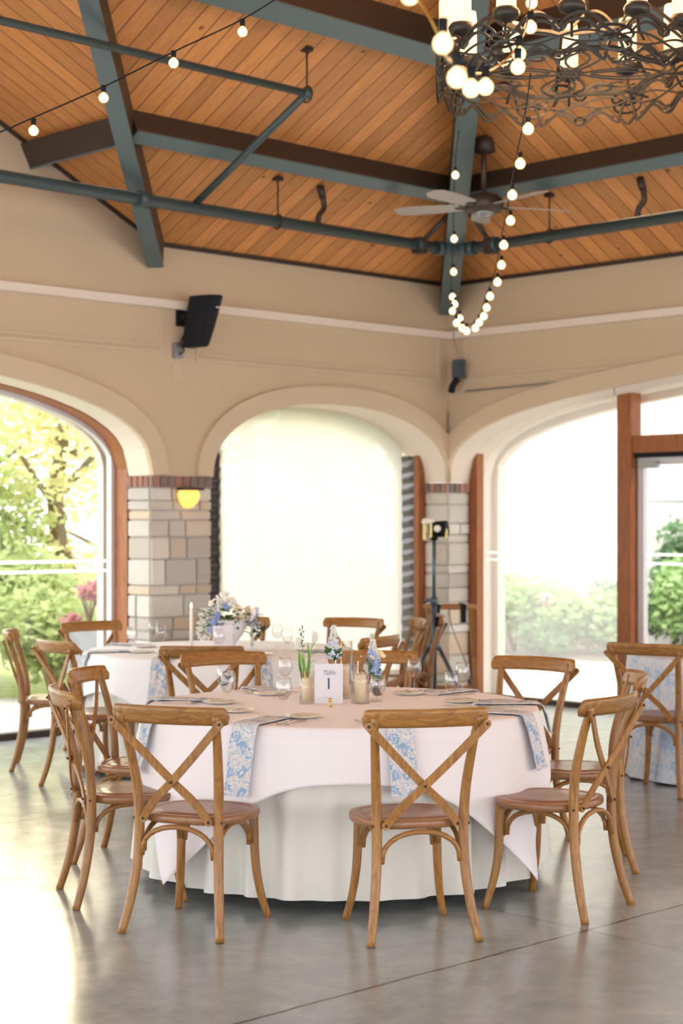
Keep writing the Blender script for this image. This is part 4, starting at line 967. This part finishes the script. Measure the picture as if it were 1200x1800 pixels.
# flowers
def leafblade(bm,base,tip,bend,wd,n=7):
    base,tip=Vector(base),Vector(tip); ax=(tip-base); side=ax.cross(Vector(bend)).normalized(); L=[]
    for i in range(n+1):
        t=i/n; p=base+ax*t+Vector(bend)*math.sin(PI*t)*.5; w_=wd*(math.sin(PI*min(1,t*.9+.08))**.7)*(1-t*.15)+.0004
        L.append((p-side*w_,p+Vector(bend).normalized()*w_*-.35,p+side*w_))
    V=[[bm.verts.new(q) for q in r] for r in L]
    for A,B in zip(V,V[1:]):
        for k_ in range(2): f=bm.faces.new((A[k_],A[k_+1],B[k_+1],B[k_])); f.smooth=True
def budvase(x,y,label,h_=.11):
    X,Y=W(x,y); e=tag(empty('bud_vase',(X,Y,ZC),ROT),label,'vase','glass bud vases')
    bm=BM(); lathe(bm,[(0,0),(.026,0),(.032,.012),(.032,.03),(.018,.055),(.0115,.075),(.0115,h_-.01),(.015,h_),(.0135,h_),(.0100,h_-.01),(.0100,.076),(.0165,.055),(.0298,.03),(.029,.012),(.024,.003),(0,.003)],24); normals(bm); obj('bottle',bm,M['glass'],e)
    return (X,Y,ZC)
loc=budvase(-.172,8.12,'clear bud vase behind the short candle cylinder',.15)
e=tag(empty('tulip_stems',loc,ROT),'two ivory tulips with long green leaves in the left bud vase','flowers')
for (a_,b_,hz) in ((-.036,.01,.262),(.043,.0,.292)):
    bm=BM(); tube(bm,smoothpath([(0,0,.02),(a_*.1,0,.12),(a_*.6,b_,hz-.06),(a_,b_,hz-.02)],5),.0035,7); obj('stem',bm,M['stem'],e)
    bm=BM()
    for k_ in range(6):
        q=k_*PI/3+.3; rr=.016 if k_%2 else .013
        L=[]
        for t in (0,.2,.45,.7,.9,1):
            rad=rr*math.sin(PI*(.12+.72*t))**.8+(.001); hw=.014*math.sin(PI*(.1+.8*t))
            ce=Vector((math.cos(q)*rad,math.sin(q)*rad,.055*t)); sdv=Vector((-math.sin(q),math.cos(q),0)); L.append([bm.verts.new(Vector((a_,b_,hz-.022))+ce+sdv*s_*hw+Vector((math.cos(q),math.sin(q),0))*(-abs(s_)*.004)) for s_ in (-1,0,1)])
        for A,B in zip(L,L[1:]):
            for k2 in range(2): f=bm.faces.new((A[k2],A[k2+1],B[k2+1],B[k2])); f.smooth=True
    obj('tulip_bloom',bm,M['petal_w'],e)
bm=BM(); leafblade(bm,(-.006,0,.07),(-.030,-.01,.235),(-.015,.01,.01),.011); leafblade(bm,(.004,-.004,.06),(.012,-.01,.275),(.02,-.012,.0),.013); leafblade(bm,(-.003,.004,.08),(-.012,0,.225),(.004,-.02,0),.008); obj('tulip_leaf',bm,M['tulip_leaf'],e)
bm=BM(); tube(bm,smoothpath([(0,0,.1),(-.012,.01,.22),(-.018,.01,.30),(-.014,.01,.352)],4),.0016,5)
for i in range(12): z=.255+.0085*i; ico(bm,(-.018+.010*math.cos(i*2.4),.01+.008*math.sin(i*2.4),z),.0042,1,(1,.7,1.3))
leafblade(bm,(.02,0,.20),(.075,0,.235),(0,0,.02),.007); leafblade(bm,(.02,0,.17),(.055,0,.185),(0,0,.015),.005); obj('seed_sprig',bm,M['dleaf'],e)
def spike(x,y,label,base_c,top_c,h0,h1,lean,vh=.11,leaves=((-.045,.12),(.045,.10),(.01,.09),(-.02,.10)),rad=.024,vlabel='',sway=0):
    loc=budvase(x,y,vlabel,vh); e=tag(empty('flower_spike',loc,ROT),label,'flowers')
    bm=BM(); tube(bm,smoothpath([(0,0,.02),(lean*.2,0,h0*.6),(lean,0,h1)],5),.003,6); obj('stem',bm,M['stem'],e)
    rnd=random.Random(int((x+5)*997)); bmA,bmB=BM(),BM()
    for i in range(130):
        t=rnd.random()**.9; z=h0+(h1-h0)*t; rr=rad*(1-.75*t)*(.6+.4*rnd.random()); a_=rnd.uniform(0,2*PI); cx_=lean*(z/h1)**1.5
        bm=bmA if t+rnd.uniform(-.2,.2)<.5 else bmB
        p=Vector((cx_+rr*math.cos(a_),rr*math.sin(a_),z)); s_=.0105*(1-.5*t)
        for k_ in range(5):
            q=k_*2*PI/5+a_; ico(bm,p+Vector((math.cos(q)*s_*.55,math.sin(q)*s_*.4,math.sin(q*1.7)*s_*.6)),s_*.62,1,(1,1,.7))
    obj('florets',bmA,M[base_c],e); obj('upper_florets',bmB,M[top_c],e)
    bm=BM()
    for dx,hh in leaves:
        leafblade(bm,(lean*.3,-.012,h0-.01+.0),(lean*.3+dx,-.03,h0-.02+hh-.06),(0,-.01,.012),.012); leafblade(bm,(lean*.3+dx*.3,-.012,h0+.01),(lean*.3+dx*.9,-.035,h0+hh*.5),(0,-.012,.008),.010)
    obj('leaves',bm,M['dleaf'],e); return e
spike(-.038,8.10,'pale lilac hyacinth spike with dark leaves behind the table card','petal_l','petal_w',.20,.355,.0,.14,rad=.036,vlabel='clear bud vase hidden behind the table card')
spike(.162,8.05,'blue delphinium spike fading to white, right of the candles','petal_b','petal_w',.125,.320,-.020,.115,((-.03,.11),(.035,.06),(-.04,.16)),.036,'clear bud vase right of the tall candle cylinder')
# ivory rose beside the delphinium
X,Y=W(.180,8.10); e=tag(empty('rose_stem',(X,Y,ZC),ROT),'pale peach rose leaning beside the blue delphinium','flowers')
bm=BM()
for k_ in range(14):
    q=k_*2.4; r_=.004+.0011*k_; ico(bm,(r_*math.cos(q),r_*math.sin(q),.225-.0012*k_),.014,1,(1,1,.9))
obj('petals',bm,M['petal_y'],e); bm=BM(); tube(bm,smoothpath([(-.02,-.02,.10),(-.008,-.01,.17),(0,0,.215)],4),.0025,6); obj('stem',bm,M['stem'],e)

# ---------------------------------------------------------------- centrepiece of the rear table
X,Y=W(-.755,11.35); fb_=tag(empty('footed_bowl',(X,Y,ZC)),'white ceramic bowl holding flowers on the rear table','vase')
bm=BM(); lathe(bm,[(0,0),(.07,0),(.075,.01),(.05,.03),(.06,.05),(.10,.10),(.125,.16),(.135,.20),(.125,.20),(.09,.12),(0,.06)],32); obj('bowl',bm,M['white_c'],fb_)
fl=tag(empty('flower_arrangement',(X,Y,ZC+.17),ROT),'lush arrangement of white, blue and cream flowers in the white bowl','flowers')
rnd=random.Random(4)
def clump(name,m,cs,r,n,s_):
    bm=BM()
    for c_ in cs:
        for i in range(n):
            v__=Vector((rnd.gauss(0,1),rnd.gauss(0,1),rnd.gauss(0,1))).normalized()*r*rnd.uniform(.7,1); ico(bm,Vector(c_)+v__,s_*rnd.uniform(.7,1.1),1,(1,1,.8))
    obj(name,bm,m,fl)
clump('white_hydrangea',M['petal_w'] if 0 else M['waxw'],[(-.14,-.05,.06),(-.16,.0,-.01),(-.08,-.04,.12),(-.03,.02,.17),(-.15,-.08,-.06),(.02,-.02,.13)],.05,60,.012)
clump('blue_delphinium',M['petal_b'],[(-.09,-.12,.02),(-.06,-.12,.06),(-.02,-.05,.12),(-.10,-.12,-.03)],.025,30,.009)
clump('cream_rose',M['petal_y'],[(.07,-.06,.10),(.11,-.06,.05),(.14,0,.09)],.028,36,.012)
clump('lilac_hydrangea',M['petal_l'],[(.16,-.02,.03),(.19,-.02,-.02),(.17,0,.08)],.04,40,.011)
bm=BM()
for i in range(120):
    a_=rnd.uniform(0,2*PI); r_=rnd.uniform(.03,.20); p=Vector((r_*math.cos(a_),r_*math.sin(a_)*.8-.02,rnd.uniform(-.03,.12)-r_*.2)); d_=Vector((math.cos(a_),math.sin(a_)-.4,rnd.uniform(-.3,.5)))*.055; leafblade(bm,p,p+d_,(0,0,.012),.013,4)
for i in range(26):
    p=Vector((.15+.1*rnd.random(),-.06,.0-.08*rnd.random())); leafblade(bm,p,p+Vector((rnd.uniform(-.02,.05),-.02,rnd.uniform(-.04,.02))),(0,0,.01),.009,4)
obj('foliage',bm,M['dleaf'],fl)
X,Y=W(-.765,11.0); c2=tag(empty('place_card',(X,Y,ZC),ROT),'blank-looking pale lilac table card before the rear flowers','card'); bm=BM(); box(bm,(-.065,-.001,0),(.065,.001,.18)); obj('card_sheet',bm,M['card'],c2)
for px,d,lb in ((336,11.2,'tall lit white taper candle left of the rear flowers'),(443,11.3,'thin lit white taper candle right of the rear flowers')):
    X,Y=W((px-600)/F*d,d); e=tag(empty('taper_candle',(X,Y,ZC)),lb,'candle','taper candles on the rear table')
    bm=BM(); lathe(bm,[(0,0),(.04,0),(.04,.004),(.012,.012),(.012,.04),(0,.04)],20); obj('holder',bm,M['glass'],e)
    bm=BM(); lathe(bm,[(0,.03),(.0115,.03),(.0095,.27),(.004,.278),(0,.278)],14); obj('taper',bm,M['waxw'],e)
    bm=BM(); lathe(bm,[(0,.28),(.006,.288),(.007,.296),(.003,.312),(0,.322)],12); obj('flame',bm,M['flame'],e)

# ---------------------------------------------------------------- tripod work light, tray stand
X,Y=W(.715,13.2); e=tag(empty('tripod_light',(X,Y,0),ROT),'blue-grey tripod stand with a yellow-trimmed work light in the corner','light stand')
bm=BM(); tube(bm,[(0,0,.30),(0,0,1.0)],.022,10); obj('lower_pole',bm,M['bluegrey'],e); bm=BM(); tube(bm,[(.0,0,1.0),(0,0,1.50)],.015,10); obj('upper_pole',bm,M['bluegrey'],e)
for a_ in (-100,15,165):
    r_=math.radians(a_); bm=BM(); tube(bm,[(.03*math.cos(r_),.03*math.sin(r_),.66),(.36*math.cos(r_),.36*math.sin(r_),.02)],.016,8); obj('leg',bm,M['bluegrey'],e)
bm=BM(); tube(bm,[(0,0,.62),(0,0,.69)],.045,10); tube(bm,[(0,0,.97),(0,0,1.03)],.032,10); tube(bm,[(0,0,1.0),(-.07,0,1.01)],.012,8); obj('collar',bm,M['bluegrey'],e)
bm=BM(); tube(bm,[(0,0,.85),(.03,-.02,.87),(.03,-.02,.80)],.02,8); obj('clamp',bm,M['black'],e)
hd_=obj('lamp_head',(lambda b:(tube(b,[(-.03,-.02,1.55),(.10,-.06,1.56)],.062,16),tube(b,[(.0,0,1.47),(.0,0,1.53)],.03,10),b)[2])(BM()),M['black'],e)
M['yellow']=mat('yellow_plastic',(.80,.68,.28),.5); M['ivory']=mat('ivory_plastic',(.85,.78,.66),.5)
bm=BM(); box(bm,(-.09,-.10,1.47),(-.065,-.06,1.60),bev=.006); box(bm,(.08,-.12,1.48),(.10,-.09,1.56),bev=.006); box(bm,(-.04,-.12,1.49),(-.02,-.09,1.60),bev=.005); obj('guard',bm,M['yellow'],hd_)
bm=BM(); ico(bm,(-.045,-.03,1.615),.055,2,(1,.8,.6)); obj('lamp_cap',bm,M['ivory'],hd_); bm=BM(); ico(bm,(.02,-.10,1.56),.03,2); obj('lamp_lens',bm,M['china'],hd_)
X,Y=W(.88,13.9); e=tag(empty('tray_stand',(X,Y,0),ROT),'folding wooden tray stand with black straps before the corner pillar','stand')
for y_,s_ in ((-.12,1),(.14,-1)):
    bm=BM(); tube(bm,[(-.21,y_,.92),(.21,y_,.92)],.017,10); obj('top_bar',bm,M['oak_h'],e)
    for x_ in (-.17,.17): 
        bm=BM(); tube(bm,[(x_,y_,.92),(x_+(.06 if x_>0 else .03),-y_*1.2,.02)],0,prof=(.016,.012)); obj('leg',bm,M['oak_v'],e)
    bm=BM(); tube(bm,[(-.19,-y_*.7,.26),(.19,-y_*.7,.26)],.013,8); obj('stretcher',bm,M['oak_h'],e)
for x_ in (-.11,.10): bm=BM(); box(bm,(x_-.02,-.145,.80),(x_+.025,-.14,.945)); box(bm,(x_-.02,-.14,.94),(x_+.025,.16,.945)); obj('strap',bm,M['black'],e)
X,Y=W(1.0,14.9); e=tag(obj('power_cord',(lambda b:(tube(b,smoothpath([(0,0,.9),(.02,0,.75),(.04,-.05,.6),(.1,-.1,.4),(.12,-.2,.1),(.0,-.3,.015),(-.3,-.4,.012)],6),.005,6),b)[1])(BM()),M['bluegrey']),'thin grey power cord hanging down the corner pillar','cord'); e.location=(X-.22,Y-.12,0)

# ---------------------------------------------------------------- outside
def leafcloud(bm,c,rad,n,s_,rnd,shell=.55):
    for i in range(n):
        v__=Vector((rnd.gauss(0,1),rnd.gauss(0,1),rnd.gauss(0,1))).normalized()*(shell+(1-shell)*rnd.random()); p=Vector((c[0]+v__.x*rad[0],c[1]+v__.y*rad[1],c[2]+v__.z*rad[2]))
        if p.z<.03: continue
        a=Vector((rnd.gauss(0,1),rnd.gauss(0,1),rnd.gauss(0,1))).normalized(); b=a.orthogonal().normalized(); k_=s_*rnd.uniform(.6,1.3)
        vs=[bm.verts.new(p+a*k_),bm.verts.new(p+b*k_*.55),bm.verts.new(p-a*k_),bm.verts.new(p-b*k_*.55)]; bm.faces.new(vs)
def tree(x,y,h_,sp,m,label,seed,n=9500,low=.18,leafs=.062,group='trees outside the left windows'):
    rnd=random.Random(seed); X,Y=W(x,y); e=tag(empty('leafy_tree',(X,Y,-.04)),label,'tree',group)
    bm=BM(); tube(bm,smoothpath([(0,0,0),(.1,.05,h_*.25),(-.05,.1,h_*.5),(.05,0,h_*.85)],4),[.14-.006*i for i in range(13)],8)
    for k_ in range(7):
        a_=k_*.9+seed; z=h_*(.2+.09*k_); tube(bm,smoothpath([(0,0,z),(sp*.35*math.cos(a_),sp*.35*math.sin(a_),z+.3),(sp*.75*math.cos(a_),sp*.75*math.sin(a_),z+.7)],3),[.05-.005*i for i in range(7)],6)
    obj('trunk',bm,M['bark'],e); bm=BM()
    for k_ in range(13):
        a_=rnd.uniform(0,2*PI); r_=sp*.6*rnd.random(); z=h_*(low+(.95-low)*rnd.random()); q=sp*rnd.uniform(.35,.6)
        leafcloud(bm,(r_*math.cos(a_),r_*math.sin(a_),z),(q,q,q*.8),n//13,leafs,rnd)
    obj('crown',bm,M[m],e)
tree(-3.0,18.5,3.6,1.6,'leaf_y','yellow-green tree outside the left window, nearest the stone pillar',1,5200)
tree(-4.4,17.5,3.1,1.5,'leaf_g','mid-green tree outside the far left of the left window',2)
tree(-2.6,23,5.2,2.2,'leaf_y','taller pale yellow tree further behind in the left window',3,3800)
tree(-5.6,22,5.0,2.4,'leaf_g','large green tree behind at the left frame edge',4,4000)
tree(-1.3,25,5.2,2.0,'leaf_y','hazy yellow tree faint behind the cream screen, left half',6)
tree(-.3,29.5,4.6,2.0,'leaf_g','hazy green tree faint behind the cream screen, right half',7)
def shrub(x,y,r,hz,m,label,seed,n=2600,flowers=None,group='shrubs',leafs=.055,name='shrub'):
    rnd=random.Random(seed); X,Y=W(x,y); e=tag(empty(name,(X,Y,0)),label,'shrub',group); bm=BM()
    for k_ in range(6): a_=k_*1.05; tube(bm,[(0,0,-.02),(r*.4*math.cos(a_),r*.4*math.sin(a_),hz*.7)],.012,5)
    obj('stems',bm,M['bark'],e); bm=BM()
    for k_ in range(9): a_=rnd.uniform(0,2*PI); q=r*.6*rnd.random(); leafcloud(bm,(q*math.cos(a_),q*math.sin(a_),hz*rnd.uniform(.35,.72)),(r*.5,r*.5,hz*.33),n//9,leafs,rnd,.4)
    obj('foliage',bm,M[m],e)
    if flowers:
        for k_ in range(flowers[1]):
            bm=BM(); a_=rnd.uniform(0,2*PI); cx_,cy_,cz_=r*.8*math.cos(a_),r*.8*math.sin(a_),hz*rnd.uniform(.6,1.0)
            for i in range(24):
                v__=Vector((rnd.gauss(0,1),rnd.gauss(0,1),rnd.gauss(0,1))).normalized()*.07; ico(bm,Vector((cx_,cy_,cz_))+v__,.025,1)
            obj('flower_head',bm,M[flowers[0]],e)
for x,y,r,hz,m,lb,sd_ in [(-2.7,15.9,.7,1.1,'leaf_g','low green shrub outside the left window by the pillar',11),(-3.9,15.6,.8,1.3,'leaf_y','yellow-green shrub low in the left window',12),(-3.2,17.2,.9,1.5,'leaf_g','shrub behind the low ones in the left window',13),(-5,16.5,1,1.6,'leaf_g','shrub at the left frame edge outside',14)]: shrub(x,y,r,hz,m,lb,sd_,group='shrubs outside the left window')
M['leaf_p']=leaf('purple_leaves',(.12,.10,.14),(.25,.22,.30))
shrub(.26,18.4,.42,1.35,'leaf_p','dark purplish shrub faint behind the lower right of the cream screen',15,1500,name='purple_shrub')
for x,y,r,hz,m,lb,sd_,fl_ in [(2.15,21.3,.62,1.0,'leaf_b','hydrangea bush outside the right window, leftmost, with pink heads',21,('petal_p',4)),(2.75,21.2,.6,.9,'leaf_b','bright green bush outside the right window, second from left',22,None),(3.25,20.9,.55,.82,'leaf_b','bright green bush in the middle right of the right window',23,None),(2.45,20.7,.4,.4,'leaf_d','low dark plant in front of the hydrangeas',24,None),(3.55,21.3,.5,.95,'leaf_d','darker bush just left of the wooden door post',25,None),(4.15,20.9,.65,1.25,'leaf_b','tall green bush seen through the glass door with a pink head',26,('petal_p',2)),(4.2,21.6,.4,1.75,'leaf_d','upright dark evergreen seen through the glass door',27,None),(4.9,20.6,.6,1.1,'leaf_b','green bush at the right edge beyond the glass door',28,None)]:
    shrub(x,y,r,hz,m,lb,sd_,flowers=fl_,group='garden bushes along the stone building')
# planter with maroon plant by the left window
X,Y=W(-2.2,14.9); e=tag(empty('stone_planter',(X,Y,-.02),ROT),'grey planter box outside the left window beside the pillar','planter')
bm=BM(); box(bm,(-.17,-.17,0),(.17,.17,.72),bev=.02); obj('box',bm,M['grey'],e)
rnd=random.Random(3); e2=tag(empty('maroon_plant',(X,Y,.68),ROT),'maroon-leaved plant growing in the grey planter','plant'); bm=BM()
for i in range(9):
    a_=i*.7; tube(bm,smoothpath([(0,0,0),(.05*math.cos(a_),.05*math.sin(a_),.2),(.12*math.cos(a_),.12*math.sin(a_),.32+.03*(i%3))],3),.006,5)
obj('stems',bm,M['bark'],e2); bm=BM(); leafcloud(bm,(0.05,0,.33),(.16,.14,.10),160,.045,rnd,.3); leafcloud(bm,(-.15,0,.06),(.10,.1,.08),90,.035,rnd,.3); obj('leaves',bm,M['leaf_r'],e2)
# stone building opposite
b=tag(empty('stone_building',(7.2,-2,0)),'pale stone building facing the right window beyond the bushes','building')
bm=BM(); box(bm,(0,-14,0),(.5,8.3,7.5)); obj('facade',bm,M['facade'],b)
bm=BM(); box(bm,(-.8,-14.5,7.4),(1.2,8.6,7.6)); obj('roof_edge',bm,M['cornice'],b)
q=unproj(1190,862,17.5); aw=tag(empty('patio_awning',(q.x,q.y,q.z)),'grey-green awning outside, at top of the glass door','awning')
M['awn']=mat('awning_canvas',(.30,.36,.33),.8)
bm=BM(); loft(bm,[[(-.8,-1.4,-.12),(.8,-1.4,-.12),(.8,.3,-.12),(-.8,.3,-.12)],[(-.3,-1.2,.14),(.5,-1.2,.14),(.5,.05,.14),(-.3,.05,.14)]]); normals(bm); obj('canvas',bm,M['awn'],aw)
bm=BM(); tube(bm,[(0,-.6,-.1),(0,-.6,-q.z)],.03,8); obj('pole',bm,M['alu'],aw)
